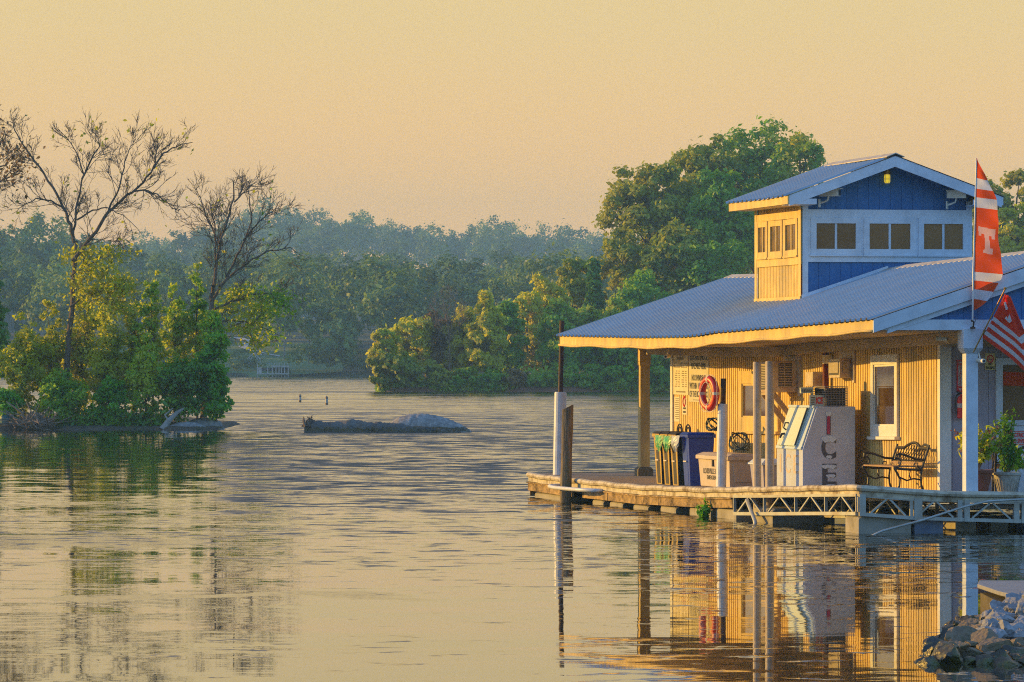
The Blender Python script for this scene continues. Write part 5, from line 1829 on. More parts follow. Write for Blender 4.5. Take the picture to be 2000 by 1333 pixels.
for i in range(9):
    a = r2.uniform(-.5, .8)
    b0 = Vector((px(598 + i * 1.6, Yl), Yl - .5 + r2.uniform(-.2, .2), .22))
    mb.tube([b0, b0 + Vector((r2.uniform(-.1, .18), 0, .2)), b0 + Vector((r2.uniform(-.2, .25), 0, r2.uniform(.2, .42)))], [.07, .05, .012], 5)
mb.tube([Vector((px(600, Yl), Yl - .5, .25)), Vector((px(592, Yl), Yl - .5, .24)), Vector((px(589, Yl), Yl - .5, .23))], [.05, .035, .01], 5)
mb.build('splinters', M['bark'], lg)
# channel buoys
for i, (x, yt, yb, Y, lab) in enumerate(((586, 770, 785, 329, 'small white channel buoy, the farther and left one of the pair'), (638, 773, 791, 312, 'small white channel buoy with brown bands, the nearer right one'))):
    o = root('channel_buoy', (px(x, Y), Y, 0), lab, 'buoy', 'channel buoys in the bay')
    H = pzf(yt, Y) - .02
    c = (px(x, Y), Y, 0)
    mb = MB(); mb.lathe([(.05, -.4), (.075, -.3), (.075, H * .86), (.06, H * .9)], c, 14); mb.build('body', M['buoy'], o)
    mb = MB(); mb.lathe([(.06, H * .9), (.03, H * .96), (.035, H), (.01, H * 1.03)], c, 12); mb.lathe([(.078, H * .70), (.078, H * .84)], c, 14); mb.lathe([(.078, -.02), (.078, H * .2)], c, 14); mb.build('band', M['buoyband'], o)

# ------------------------------------------------------------------ ground of the island, the point and the far hills
def terrain(name, xs, ys, hf, mat):
    V = np.array([(x, y, hf(x, y)) for y in ys for x in xs])
    nx = len(xs)
    Q = np.array([(i * nx + j, i * nx + j + 1, (i + 1) * nx + j + 1, (i + 1) * nx + j) for i in range(len(ys) - 1) for j in range(nx - 1)])
    return tag(mesh_np(name, V, Q, mat), kind='structure')
def sst(a, b, x):
    t = min(1, max(0, (x - a) / (b - a))); return t * t * (3 - 2 * t)
def island_h(x, y):
    d = min((-10.7 - x) * .9, (y - 208.4 + .25 * math.sin(x * 1.9) + .12 * math.sin(x * 5.3)), (226 - y), (x + 60))
    return -.5 + .62 * sst(-.6, .25, d) + .35 * sst(0, 3.5, d)
terrain('island_ground', np.linspace(-62, -9, 160), np.concatenate([np.linspace(207, 213, 30), np.linspace(213.5, 228, 12)]), island_h, M['mud'])
def point_h(x, y):
    d = min(x + 9.2 + (y - 412) * .02, y - 412.0 + .5 * math.sin(x * .5) + .25 * math.sin(x * 1.7), 700 - y)
    return -.6 + .95 * sst(-1.0, .6, d) + .035 * max(0, min(d, 90))
terrain('point_ground', np.linspace(-14, 150, 180), np.concatenate([np.linspace(408, 416, 24), np.linspace(418, 560, 24)]), point_h, M['redclay'])
def lawn_mask(x, y):
    return sst(-38, -34, x) * (1 - sst(-24, -20, x)) * (1 - sst(712, 730, y))
def far_h(x, y):
    d = y - 668 + 4 * math.sin(x * .03) 
    h = -.5 + 1.1 * sst(-1, 1, d)
    h += 4.8 * sst(0, 320, d) + 3.2 * sst(0, 55, d)
    crest = float(np.interp(x, (-900, -400, -190, -134, -103, -82, -63, -45, -27, 0, 20, 137, 500), (18, 16, 11, 8, 11, 21, 27, 26, 21, 23, 21, 19, 14)))
    h += crest * sst(560, 1250, d)
    h += 7.5 * (1 - sst(-86, -64, x)) * sst(60, 260, d)
    return h
terrain('far_hills', np.concatenate([np.linspace(-900, -150, 40), np.linspace(-145, 90, 120), np.linspace(95, 500, 24)]), np.concatenate([np.linspace(660, 760, 50), np.linspace(770, 2300, 60)]), far_h, M['forestfloor'])

# ------------------------------------------------------------------ trees
def limb(mb, pts, r0, r1, n=6):
    k = len(pts)
    mb.tube(pts, [r0 + (r1 - r0) * i / (k - 1) for i in range(k)], n, cap=False)
def crown_points(c, rad, n_clump, clump_r, n_leaf, seed, flat_=.8, hollow=.55, shape='round', low=-1.0):
    """leaf positions: clumps scattered through the crown's volume, most near its outside"""
    g = np.random.default_rng(seed)
    d = g.normal(size=(n_clump * 3, 3))
    d /= np.linalg.norm(d, axis=1, keepdims=True)
    d = d[d[:, 2] > low][:n_clump]
    clump_r = clump_r * .86
    rr = hollow + (1 - hollow) * g.uniform(0, 1, len(d)) ** .7
    rr *= 1 + .22 * (g.uniform(0, 1, len(d)) - .5)
    cc = d * rr[:, None]
    if shape == 'cone':
        t = g.uniform(0, 1, len(d)) ** .8
        ang = g.uniform(0, 2 * np.pi, len(d))
        q = (1 - t) * (.5 + .5 * g.uniform(0, 1, len(d)))
        cc = np.stack([q * np.cos(ang), q * np.sin(ang), t * 2 - 1], 1)
    elif shape == 'tall':
        k = 1 - .35 * np.clip(cc[:, 2], 0, 1) 
        cc[:, 0] *= k; cc[:, 1] *= k
    C = np.asarray(c) + cc * np.asarray(rad)
    cr = clump_r * g.uniform(.6, 1.35, len(C))
    w = cr ** 2 / (cr ** 2).sum()
    idx = g.choice(len(C), n_leaf, p=w)
    v = g.normal(size=(n_leaf, 3))
    v /= np.linalg.norm(v, axis=1, keepdims=True)
    r = g.uniform(0, 1, n_leaf) ** .5
    P = C[idx] + v * (r * cr[idx])[:, None] * np.array([1, 1, flat_])
    stray = (g.uniform(0, 1, n_leaf) < .2)[:, None]
    P = P + stray * g.normal(size=(n_leaf, 3)) * (cr[idx] * .34)[:, None]
    bias = v * 1.0 + (P - np.asarray(c)) / np.asarray(rad) * .8 + np.array([0, 0, .5])
    return P, bias, C
def make_tree(name, label, cat, base, height, rad, crown_lo, mat, group=None, n_clump=34, clump=.26, n_leaf=2600, leaf=.3, seed=1, shape='round', trunk_r=None, bark='bark', lean=(0, 0), hollow=.55, limbs=9, low=-1.0, flat_=.8):
    """tapered trunk with limbs into the clumps, crown of leaf sized faces"""
    base = Vector(base)
    o = root(name, base, label, cat, group)
    zr = (height - crown_lo) / 2
    c = base + Vector((lean[0], lean[1], crown_lo + zr))
    R3 = (rad, rad * .9, zr)
    P, bias, C = crown_points(c, R3, n_clump, clump * min(rad, zr) * 1.0, n_leaf, seed, shape=shape, hollow=hollow, low=low, flat_=flat_)
    P[:, 2] = np.maximum(P[:, 2], base.z + .02)
    V, Q = leaf_quads(P, leaf, bias)
    mesh_np('crown', V, Q, M[mat], o)
    mb = MB()
    tr = trunk_r or height * .014
    r2 = random.Random(seed)
    top = c + Vector((0, 0, zr * .55))
    n = 7
    tp = [base.lerp(top, i / (n - 1)) + Vector((r2.gauss(0, .02), r2.gauss(0, .02), 0)) * height * .25 * (i > 0) for i in range(n)]
    tp[0].z -= .3
    limb(mb, tp, tr, tr * .25, 7)
    for k in range(min(limbs, len(C))):
        q = Vector(C[k])
        t = max(.15, min(.9, (q.z - base.z) / (top.z - base.z) * .72))
        s_ = tp[0].lerp(tp[-1], t)
        i = int(t * (n - 1)); s_ = tp[i].lerp(tp[min(i + 1, n - 1)], t * (n - 1) - i)
        m_ = s_.lerp(q, .5) + Vector((0, 0, .06 * height * r2.random()))
        limb(mb, [s_, m_, q], tr * .5 * (1 - t * .5), tr * .1, 5)
    mb.build('trunk', M[bark], o, smooth=True)
    return o
def at(x, Y, z=0.0):
    return Vector((px(x, Y), Y, z))

# bare topped trees on the island: limbs follow the shape seen, twigs grow from them
def bare_tree(name, label, guides, Y, seed, mat='bark', leafmat_=None, leaf_n=0, twig=1.0, r_base=.16, leaf_size=.105, leaf_low=0.0):
    r2 = random.Random(seed)
    b0 = at(guides[0][1][0][0], Y, 0.05)
    o = root(name, b0, label, 'tree', 'trees of the island')
    mb = MB()
    tips = []
    def grow(p, d, L_, r, depth):
        n = 5
        pts = [p]
        for i in range(n):
            d = (d + Vector((r2.gauss(0, .16), r2.gauss(0, .16), r2.gauss(0, .10) + .05))).normalized()
            pts.append(pts[-1] + d * L_ / n)
        limb(mb, pts, r, max(.0045, r * .35), 4 if depth else 5)
        tips.extend(pts[2:])
        if depth > 0:
            k = r2.randint(3, 5)
            for i in range(k):
                t = r2.uniform(.25, 1.0)
                j = min(n - 1, int(t * n))
                q = pts[j].lerp(pts[j + 1], t * n - j)
                ax = Vector((r2.gauss(0, 1), r2.gauss(0, 1), r2.gauss(0, 1))).normalized()
                nd = (Matrix.Rotation(r2.uniform(.35, .9), 3, ax) @ d)
                grow(q, nd.normalized(), L_ * r2.uniform(.45, .75), max(.006, r * .5), depth - 1)
    for (r0, r1, tw), poly in guides:
        yj = 0
        pts = []
        for i, (x, y) in enumerate(poly):
            if i: yj += r2.uniform(-.35, .35)
            pts.append(Vector((px(x, Y), Y + yj, pzf(y, Y))))
        # refine
        fine = [pts[0]]
        for a, b in zip(pts[:-1], pts[1:]):
            for k in (1, 2, 3):
                fine.append(a.lerp(b, k / 3) + Vector((r2.gauss(0, .02), r2.gauss(0, .05), r2.gauss(0, .02))))
        limb(mb, fine, r0 * .8, r1 * .7, 7)
        for k in range(int(tw * twig)):
            t = r2.uniform(.12, 1)
            j = min(len(fine) - 2, int(t * (len(fine) - 1)))
            d = (fine[j + 1] - fine[j]).normalized()
            ax = Vector((r2.gauss(0, .3), 1 if r2.random() < .5 else -1, r2.gauss(0, .3))).normalized()
            d = (Matrix.Rotation(r2.uniform(.35, 1.0), 3, ax) @ d + Vector((0, r2.gauss(0, .35), .12))).normalized()
            grow(fine[j], d, r2.uniform(.5, 1.15) * (1.15 - .5 * t), .019 * (1.1 - .6 * t), 2)
    mb.build('trunk', M[mat], o, smooth=False)
    if leaf_n:
        lo_t, hi_t = [t for t in tips if t.z < leaf_low], [t for t in tips if t.z >= leaf_low]
        r2.shuffle(hi_t)
        tp = np.array(lo_t + hi_t[:int(len(lo_t) * .03) + 4])
        g = np.random.default_rng(seed)
        P = tp[g.integers(0, len(tp), leaf_n)] + g.normal(size=(leaf_n, 3)) * np.array([.24, .24, .16])
        V, Q = leaf_quads(P, leaf_size, np.array([0, 0, .4]))
        mesh_np('leaves', V, Q, M[leafmat_], o)
    return o
YI = 210.5
g1 = [((.17, .09, 5), [(122, 842), (128, 780), (131, 700), (135, 620), (140, 560), (143, 500), (144, 470)]),
      ((.085, .02, 12), [(144, 475), (138, 440), (128, 415), (112, 380), (85, 340), (62, 310), (42, 280), (28, 255), (18, 236)]),
      ((.06, .012, 9), [(143, 470), (148, 420), (155, 380), (162, 340), (150, 300), (132, 275), (112, 250)]),
      ((.10, .02, 15), [(142, 510), (165, 480), (190, 450), (210, 415), (240, 390), (268, 368), (295, 335), (318, 300), (345, 287), (375, 277)]),
      ((.05, .012, 8), [(212, 412), (232, 370), (243, 330), (252, 295), (262, 272)]),
      ((.045, .012, 7), [(128, 412), (100, 392), (70, 388), (45, 402), (22, 418)]),
      ((.045, .010, 8), [(262, 374), (290, 372), (315, 385), (338, 408), (350, 412)]),
      ((.05, .012, 8), [(160, 350), (180, 310), (195, 285), (190, 262)]),
      ((.045, .012, 7), [(150, 430), (180, 410), (205, 405), (240, 420), (275, 455)]),
      ((.045, .012, 6), [(138, 540), (170, 520), (200, 500), (225, 490), (240, 470)]),
      ((.045, .010, 7), [(300, 330), (305, 300), (308, 275)]),
      ((.05, .012, 7), [(136, 600), (170, 575), (205, 570), (240, 585)])]
bare_tree('bare_topped_tree', 'tall leaning tree with bare twiggy top and gold leaves lower down', g1, YI, 5, leafmat_='leaf_gold', leaf_n=3600, twig=1.75, leaf_low=6.6)
g2 = [((.17, .10, 3), [(398, 842), (400, 780), (402, 700), (408, 640), (414, 590), (417, 560)]),
      ((.085, .03, 10), [(417, 562), (424, 510), (432, 470), (446, 430), (456, 390), (458, 355)]),
      ((.07, .015, 11), [(414, 590), (440, 545), (462, 500), (478, 465), (490, 430), (486, 390), (478, 345)]),
      ((.05, .015, 8), [(418, 555), (420, 490), (422, 450), (414, 410), (407, 393)]),
      ((.05, .012, 8), [(430, 480), (410, 440), (395, 400), (382, 365)]),
      ((.05, .012, 8), [(475, 470), (500, 440), (525, 418), (548, 408)]),
      ((.06, .012, 11), [(428, 560), (460, 530), (495, 505), (530, 490), (565, 485), (592, 500)]),
      ((.06, .012, 10), [(412, 610), (450, 590), (490, 578), (530, 572), (560, 578)]),
      ((.045, .012, 7), [(458, 395), (480, 370), (505, 350)]),
      ((.05, .012, 8), [(408, 640), (440, 625), (480, 630), (515, 640), (545, 655)])]
bare_tree('bare_topped_tree', 'dead topped tree with broken grey limbs and green leaves lower down, right on the island', g2, YI + .6, 9, leafmat_='leaf_yg', leaf_n=1900, twig=1.7, leaf_low=5.2)
g3 = [((.16, .10, 4), [(-60, 842), (-62, 700), (-58, 560), (-50, 420)]), ((.09, .02, 10), [(-55, 480), (-35, 400), (-18, 340), (0, 290), (12, 255)]), ((.07, .02, 10), [(-52, 430), (-50, 340), (-40, 270), (-25, 220)]),
      ((.05, .015, 9), [(-30, 385), (-5, 360), (15, 345), (35, 330)]), ((.05, .015, 7), [(-15, 335), (10, 320), (25, 300)])]
bare_tree('leafy_tree', 'half leafed tree whose branches reach in at the top left edge', g3, YI + 1, 14, leafmat_='leaf_brown', leaf_n=520, twig=1.2, leaf_low=20)

shrubs = [  # x, top y, half width px, dY, material, label, leaves, low y
    (48, 618, 52, 0, 'leaf_gold', 'golden leaved shrub at the left of the island', 2300),
    (98, 588, 34, .9, 'leaf_gold', 'upright golden shrub just left of the tall leaning tree', 1700),
    (160, 566, 46, 1.4, 'leaf_gold', 'golden shrub wrapped round the foot of the tall leaning tree', 2200),
    (214, 628, 44, -.2, 'leaf_gold', 'ochre shrub right of the tall leaning tree', 2000),
    (262, 552, 30, .8, 'leaf_yg', 'narrow upright yellow green shrub left of the pointed one', 1500),
    (297, 522, 28, 1.0, 'leaf_yg', 'yellow green pointed shrub in the middle of the island', 1600),
    (342, 548, 34, 1.6, 'leaf_yg', 'tall yellow green shrub behind the dead topped tree', 1700),
    (384, 515, 26, 1.8, 'leaf_yg', 'slim yellow green shrub climbing the trunk of the dead topped tree', 1300),
    (412, 610, 42, -.4, 'leaf_green', 'fresh green shrub round the dead topped tree', 2200),
    (422, 712, 32, -.8, 'leaf_green', 'low green shrub leaning over the water at the right tip of the island', 1600),
    (350, 698, 52, -1.0, 'leaf_deep', 'deep green low shrub above the two shore boulders', 2000),
    (285, 665, 40, -.9, 'leaf_yg', 'low olive shrub at the middle of the island shore', 1500),
    (120, 725, 50, -1.0, 'leaf_yg', 'low olive shrub above the heap of dry branches', 1500),
    (12, 760, 34, -1.2, 'leaf_green', 'bright green low shrub at the left edge of the island shore', 1200),
    (215, 742, 38, -1.1, 'leaf_green', 'low green shrub at the shore right of the dry branches', 1200),
    (-60, 600, 70, 1, 'leaf_yg', 'yellow green shrub past the left edge of the island', 1500)]
for i, (x, yt, hw, dy, m_, lab, nl) in enumerate(shrubs):
    Y = YI + dy
    H = pzf(yt, Y)
    make_tree('shrub', lab, 'shrub', at(x, Y, .1), H, hw * Y / 11111, .12 if yt > 650 else .35, m_, 'shrubs of the island', n_clump=int(50 + H * 13), clump=.30, n_leaf=int(nl * 2.3), leaf=.098, seed=50 + i, shape='tall', trunk_r=.05, hollow=.15, limbs=26)
# pines at the left edge behind the island
make_tree('pine_tree', 'dark green pine at the left edge behind the island', 'tree', at(-22, 222, .2), pzf(505, 222), 1.1, .6, 'leaf_pine', None, n_clump=46, clump=.42, n_leaf=2600, leaf=.17, seed=70, shape='cone', hollow=.2)
# rocks, driftwood and odds on the island shore
for i, (x, y0, y1, w, lab, dY) in enumerate(((366, 824, 842, 46, 'flat pale boulder at the right of the island shore, the nearer left one', -1.6), (400, 815, 842, 40, 'rounded grey boulder at the right tip of the island shore', -.6), (20, 822, 842, 60, 'low brown boulder at the left of the island shore', -1.2), (232, 832, 842, 60, 'long flat brown rock at the middle of the island shore', -1.4), (180, 834, 842, 46, 'flat dark rock beside the heap of dry branches', -1.5))):
    Y = YI + dY
    lump('shore_boulder', [x - w, x - w * .8, x - w * .4, x, x + w * .4, x + w * .8, x + w], [y1, y0 + 8, y0 + 2, y0, y0 + 2, y0 + 9, y1], Y, .5, M['boulder'] if i < 2 else M['tide'], lab, 'boulder', tide=.14)
o = root('branch_heap', at(65, 208.6), 'heap of dry grey branches at the left of the island shore', 'branches')
mb = MB()
for k in range(70):
    a = at(r2.uniform(30, 105), 208.6 + r2.uniform(-.6, .5), r2.uniform(.02, .3))
    d = Vector((r2.gauss(0, 1), r2.gauss(0, .5), abs(r2.gauss(.4, .55)))).normalized()
    L_ = r2.uniform(.5, 1.5)
    limb(mb, [a, a + d * L_ * .5 + Vector((r2.gauss(0, .06), 0, r2.gauss(0, .06))), a + d * L_ * .9 + Vector((r2.gauss(0, .1), 0, -.08))], .028, .010, 5)
limb(mb, [at(55, 208.3, .05), at(42, 208.4, .65), at(12, 208.5, 1.05)], .06, .02, 6)
mb.build('branches', M['twig'], o)
o = root('driftwood', at(335, 208.5), 'pale leaning driftwood trunk beside the shore boulders', 'branches')
mb = MB(); limb(mb, [at(316, 208.3, .0), at(330, 208.5, .35), at(345, 208.9, .62), at(362, 209.3, .8)], .13, .05, 8); limb(mb, [at(330, 208.4, .3), at(322, 208.5, .55), at(338, 208.7, .8)], .05, .02, 6)
mb.build('trunk', M['barkpale'], o, smooth=True)
o = root('teal_tub', at(10, 209.2, .25), 'round teal plastic tub lying on the left shore of the island', 'tub')
mb = MB(); mb.lathe([(.05, -.22), (.18, -.16), (.20, .0), (.19, .12), (.05, .16)], at(10, 208.9, .42), 14); mb.build('body', M['dish'], o, smooth=False)
# rough grass along the island waterline
P = []
for i in range(1500):
    x = r2.uniform(110, 330); a = at(x, 208.9 + r2.uniform(0, 1.4)); h = abs(r2.gauss(0, .35))
    P.append((a.x, a.y, .1 + h))
V, Q = leaf_quads(np.array(P), .11, np.array([0, 0, .2]), aspect=2.6)
tag(mesh_np('shore_grass', V, Q, M['leaf_deep']), 'rough dark grass hanging over the island waterline', 'grass', kind='stuff')

# ------------------------------------------------------------------ the wooded point behind the store
YP = 413.0
SC = YP / 11111
pt = [  # x, top y, half width px, dY, low y, material, kind, label
    (752, 640, 26, 0, 740, 'leaf_pgold', 'r', 'narrow golden shrub leaning out at the tip of the point'),
    (800, 612, 46, 3, 760, 'leaf_pgold', 'r', 'golden tree at the tip of the point left of the bare brown tree'),
    (775, 690, 52, -.5, 768, 'leaf_olive', 'r', 'olive bush hanging over the water at the tip of the point'),
    (856, 612, 42, 4, 760, 'leaf_brown', 'r', 'thin brownish tree in front of the bare brown tree'),
    (905, 598, 38, 3, 760, 'leaf_pgold', 't', 'yellow green tree right of the bare brown tree'),
    (948, 584, 42, 1, 760, 'leaf_pgold', 't', 'bright gold green tree standing foremost in the middle of the point'),
    (990, 585, 38, 5, 760, 'leaf_pgreen', 't', 'green tree right of the bright gold green one'),
    (1030, 560, 44, 9, 760, 'leaf_pgold', 't', 'golden crowned tree left of the dark pine'),
    (1065, 545, 46, 12, 760, 'leaf_pgold', 'r', 'broad golden green tree beside the dark pine'),
    (1100, 590, 50, 4, 765, 'leaf_pgreen', 'r', 'fresh green tree behind the white sleeved pile'),
    (1128, 498, 42, 16, 700, 'leaf_olive', 'r', 'olive tree with a small crown left of the great tree'),
    (1160, 515, 44, 14, 740, 'leaf_pine', 'c', 'dark pine at the left foot of the great tree'),
    (1150, 588, 46, 5, 765, 'leaf_pgreen', 'r', 'fresh green tree under the dark pine'),
    (1205, 590, 50, 4, 765, 'leaf_pgreen', 'r', 'green tree above the left corner of the store roof'),
    (1268, 305, 92, 26, 620, 'leaf_olive', 'r', 'great olive tree with the left shoulder of the tall crown'),
    (1215, 430, 60, 22, 690, 'leaf_olive', 'r', 'tall olive tree at the left flank of the great tree'),
    (1345, 288, 84, 30, 620, 'leaf_olive', 'r', 'tall olive tree in the middle of the high group'),
    (1485, 243, 104, 34, 560, 'leaf_pgreen', 'r', 'highest olive tree with a dense crown left of the cupola'),
    (1565, 262, 58, 30, 480, 'leaf_pgreen', 'r', 'dense round topped tree just left of the cupola roof'),
    (1410, 330, 80, 24, 620, 'leaf_pgreen', 'r', 'green tree below the highest crown'),
    (1385, 268, 84, 32, 600, 'leaf_olive', 'r', 'tall olive tree between the left shoulder and the highest crown'),
    (1320, 430, 80, 18, 700, 'leaf_olive', 'r', 'olive tree rising behind the store roof'),
    (1400, 455, 70, 16, 700, 'leaf_pgreen', 'r', 'green tree close behind the left side of the cupola'),
    (1255, 520, 62, 10, 760, 'leaf_pgreen', 'r', 'green tree low behind the store roof'),
    (1290, 610, 60, 4, 765, 'leaf_pgreen', 'r', 'shaded green tree behind the far post of the store'),
    (1370, 600, 60, 5, 765, 'leaf_pgreen', 'r', 'shaded green tree close behind the golden store wall'),
    (1700, 340, 80, 40, 600, 'leaf_olive', 'r', 'olive tree behind the cupola'),
    (1800, 420, 90, 40, 650, 'leaf_olive', 'r', 'olive tree behind the store roof right of the cupola'),
    (1922, 352, 50, 34, 600, 'leaf_olive', 'r', 'dark olive tree behind the feather flag'),
    (1985, 322, 56, 36, 600, 'leaf_olive', 'r', 'tall dark tree at the right edge of the photo'),
    (1985, 402, 50, 20, 600, 'leaf_pgold', 'r', 'golden green tree at the right edge below the tall dark one'),
    (2070, 340, 80, 34, 600, 'leaf_olive', 'r', 'olive tree past the right edge of the photo')]
for i, (x, yt, hw, dY, ylo, m_, kd, lab) in enumerate(pt):
    Y = YP + dY
    H = pzf(yt, Y)
    gz = max(.1, point_h(px(x, Y), Y))
    lo = max(.25, pzf(ylo, Y) - gz)
    R_ = hw * Y / 11111
    big = hw > 70
    make_tree('broadleaf_tree' if kd != 'c' else 'pine_tree', lab, 'tree', at(x, Y, gz), H - gz, R_, lo, m_, 'trees of the wooded point', n_clump=130 if big else 75, clump=.25 if big else .30, n_leaf=16000 if big else 7000, leaf=.27 if big else .23, seed=200 + i, shape={'r': 'round', 't': 'tall', 'c': 'cone'}[kd], hollow=.45, limbs=16)
g4 = [((.12, .05, 4), [(880, 762), (879, 700), (877, 650)]), ((.06, .02, 10), [(877, 655), (872, 620), (866, 590), (868, 570)]), ((.05, .02, 9), [(878, 660), (886, 620), (890, 590), (886, 575)]), ((.05, .02, 9), [(877, 670), (858, 635), (848, 610), (842, 595)]), ((.05, .02, 8), [(879, 665), (895, 640), (905, 610)])]
o = bare_tree('bare_tree', 'leafless brown tree standing among golden trees on the point', g4, YP + 2, 33, mat='twig', twig=1.4)
o['group'] = 'trees of the wooded point'
# low bushes and grass along the point's shore
for i, (x, yt, hw, m_, lab) in enumerate(((745, 735, 24, 'leaf_olive', 'low olive bush hanging over the water at the very tip of the point'), (795, 722, 36, 'leaf_olive', 'broad olive bush at the shore near the tip of the point'), (1060, 728, 34, 'leaf_pgreen', 'low bush behind the pale bank grass'), (1105, 722, 30, 'leaf_pgreen', 'low bush beside the white sleeved pile on the far bank'), (960, 722, 34, 'leaf_pgreen', 'low green bush under the bright gold green tree'), (850, 712, 40, 'leaf_olive', 'low olive bush at the shore of the point, left'), (905, 722, 32, 'leaf_pgreen', 'low green bush at the shore of the point below the bare tree'), (1010, 726, 30, 'leaf_brown', 'low greyish bush at the shore left of the pale grass'), (1150, 715, 40, 'leaf_pgreen', 'low green bush at the shore right of the white sleeved pile'), (1215, 715, 40, 'leaf_pgreen', 'low green bush at the shore left of the far store post'), (1285, 720, 40, 'leaf_deep', 'low dark bush at the shore right of the far store post'))):
    make_tree('bush', lab, 'bush', at(x, YP - .4, .2), pzf(yt, YP), hw * SC, .1, m_, 'bushes at the shore of the point', n_clump=34, clump=.34, n_leaf=1700, leaf=.2, seed=300 + i, trunk_r=.05, hollow=.2, limbs=8)
P = []
for i in range(7500):
    x = r2.uniform(735, 1320); d = r2.uniform(0, 2.5)
    a = at(x, YP - .8 + d)
    k = 1.15 if 985 < x < 1085 else .55
    P.append((a.x, a.y, max(.1, point_h(a.x, a.y)) + abs(r2.gauss(0, .42)) * k))
V, Q = leaf_quads(np.array(P), .16, np.array([0, -.4, 0]), aspect=3.0)
tag(mesh_np('bank_grass', V, Q, M['reed']), 'pale green grass along the shore of the wooded point', 'grass', kind='stuff')

# ------------------------------------------------------------------ far woods: three masses of hazy trees, each crown a cloud of leaf clumps
def wood(name, label, spots, mat, leaf, n_leaf, seed):
    g = np.random.default_rng(seed)
    VV, QQ, off = [], [], 0
    protos = []
    for k in range(9):
        P, bias, C = crown_points((0, 0, 0), (1, 1, 1), 30, .34, n_leaf, seed * 31 + k, hollow=.5, low=-.75)
        protos.append((P, bias))
    for (x, y, z, h, r) in spots:
        P, bias = protos[g.integers(0, 9)]
        a = g.uniform(0, 6.28)
        ca, sa = math.cos(a), math.sin(a)
        Rm = np.array([[ca, -sa, 0], [sa, ca, 0], [0, 0, 1]])
        zr = h * g.uniform(.40, .48)
        PP = (P @ Rm.T) * np.array([r, r, zr]) + np.array([x, y, z + h - zr])
        V, Q = leaf_quads(PP, leaf * g.uniform(.85, 1.2), (bias + P * .9) @ Rm.T)
        VV.append(V); QQ.append(Q + off); off += len(V)
    tag(mesh_np(name, np.concatenate(VV), np.concatenate(QQ), M[mat]), label, 'woodland', kind='stuff')
def rows(ys, x0, x1, step, h0, h1, clear=True, seed=3):
    g = random.Random(seed)
    out = []
    for Y in ys:
        a, b = x0 * Y / 700, x1 * Y / 700
        x = a
        while x < b:
            xx, yy = x + g.gauss(0, step * .25), Y + g.gauss(0, 5)
            h = g.uniform(h0, h1)
            x += step * g.uniform(.7, 1.25)
            xp = 1000 + xx * 11111 / yy
            if clear and yy < 735 and 425 < xp < 560: continue
            out.append((xx, yy, max(0.2, far_h(xx, yy)), h, h * g.uniform(.34, .48)))
    return out
wood('shore_woodland', 'hazy green woodland on the far shore hillside', [s for s in rows((680, 700, 722, 750, 785, 825, 870, 920, 975), -150, 110, 8.4, 7.5, 12.5)], 'leaf_far', .40, 1500, 4)
wood('left_hill_woodland', 'hazy wooded slope on the left shore past the island', [s for s in rows((690, 730, 790, 860, 960), -620, -150, 13, 10, 15, seed=8)], 'leaf_far', .8, 480, 6)
wood('ridge_woodland', 'pale blue hazy woodland on the farthest ridge', [s for s in rows((1840, 1910, 1980, 2050, 2120), -150, 90, 9.5, 11, 18, seed=5)], 'leaf_far', .62, 1200, 5)
wood('middle_woodland', 'hazy woodland in the dip between the shore slope and the farthest ridge', [s for s in rows((1060, 1160, 1270, 1390, 1520, 1670), -170, 100, 11, 9, 13, seed=9)], 'leaf_far', .62, 700, 9)
low = []
g_ = random.Random(17)
for i in range(120):
    x = g_.uniform(-150, 60); y = 671 + g_.uniform(0, 6)
    xp = 1000 + x * 11111 / y
    if 440 < xp < 470 or 500 < xp < 565: continue
    low.append((x, y, max(.1, far_h(x, y)) - .3, g_.uniform(2, 4.6), g_.uniform(1.6, 3.0)))
wood('shore_thicket', 'pale hazy bushes along the far shoreline', low, 'leaf_far', .28, 700, 12)
# clearing with lawn, path, gazebo frame and dock house on the far shore
gx, gy = np.linspace(-37, -20, 40), np.linspace(671, 722, 40)
V = np.array([(x + (y - 671) * -.02, y, far_h(x, y) + .05) for y in gy for x in gx])
Q = np.array([(i * 40 + j, i * 40 + j + 1, (i + 1) * 40 + j + 1, (i + 1) * 40 + j) for i in range(39) for j in range(39)])
tag(mesh_np('far_lawn', V, Q, M['lawn']), kind='structure')
def ribbon(pts, w):
    P_ = []
    for x, y in pts:
        # lay each picture point on the slope
        Y = 671.0
        for _ in range(400):
            if pzf(y, Y) < far_h(px(x, Y), Y) + .1: break
            Y += .25
        P_.append(Vector((px(x, Y), Y, far_h(px(x, Y), Y) + .12)))
    mb = MB()
    v_ = []
    for i, p in enumerate(P_):
        d = (P_[min(i + 1, len(P_) - 1)] - P_[max(0, i - 1)]); n_ = Vector((-d.y, d.x, 0)).normalized() if d.length > 0 else Vector((1, 0, 0))
        v_ += [p - n_ * w, p + n_ * w]
    mb.add(v_, [(2 * i, 2 * i + 1, 2 * i + 3, 2 * i + 2) for i in range(len(P_) - 1)])
    return mb
tag(ribbon([(444, 657), (462, 660), (478, 663), (490, 666), (482, 672), (474, 678), (486, 682), (498, 686), (503, 694)], .55).build('garden_path', M['path']), kind='structure')
tag(ribbon([(505, 688), (525, 692), (548, 697)], .3).build('garden_path', M['path']), kind='structure')
o = root('dock_house', at(533, 669, 0), 'pale open timber dock house on the far shore', 'shelter')
Yd = 669.5
def bx(mb, x0, x1, y0, y1, d=.15):
    z0, z1 = sorted((pzf(y0, Yd), pzf(y1, Yd)))
    mb.box(px(x0, Yd), px(x1, Yd), Yd - d, Yd + d, z0, z1)
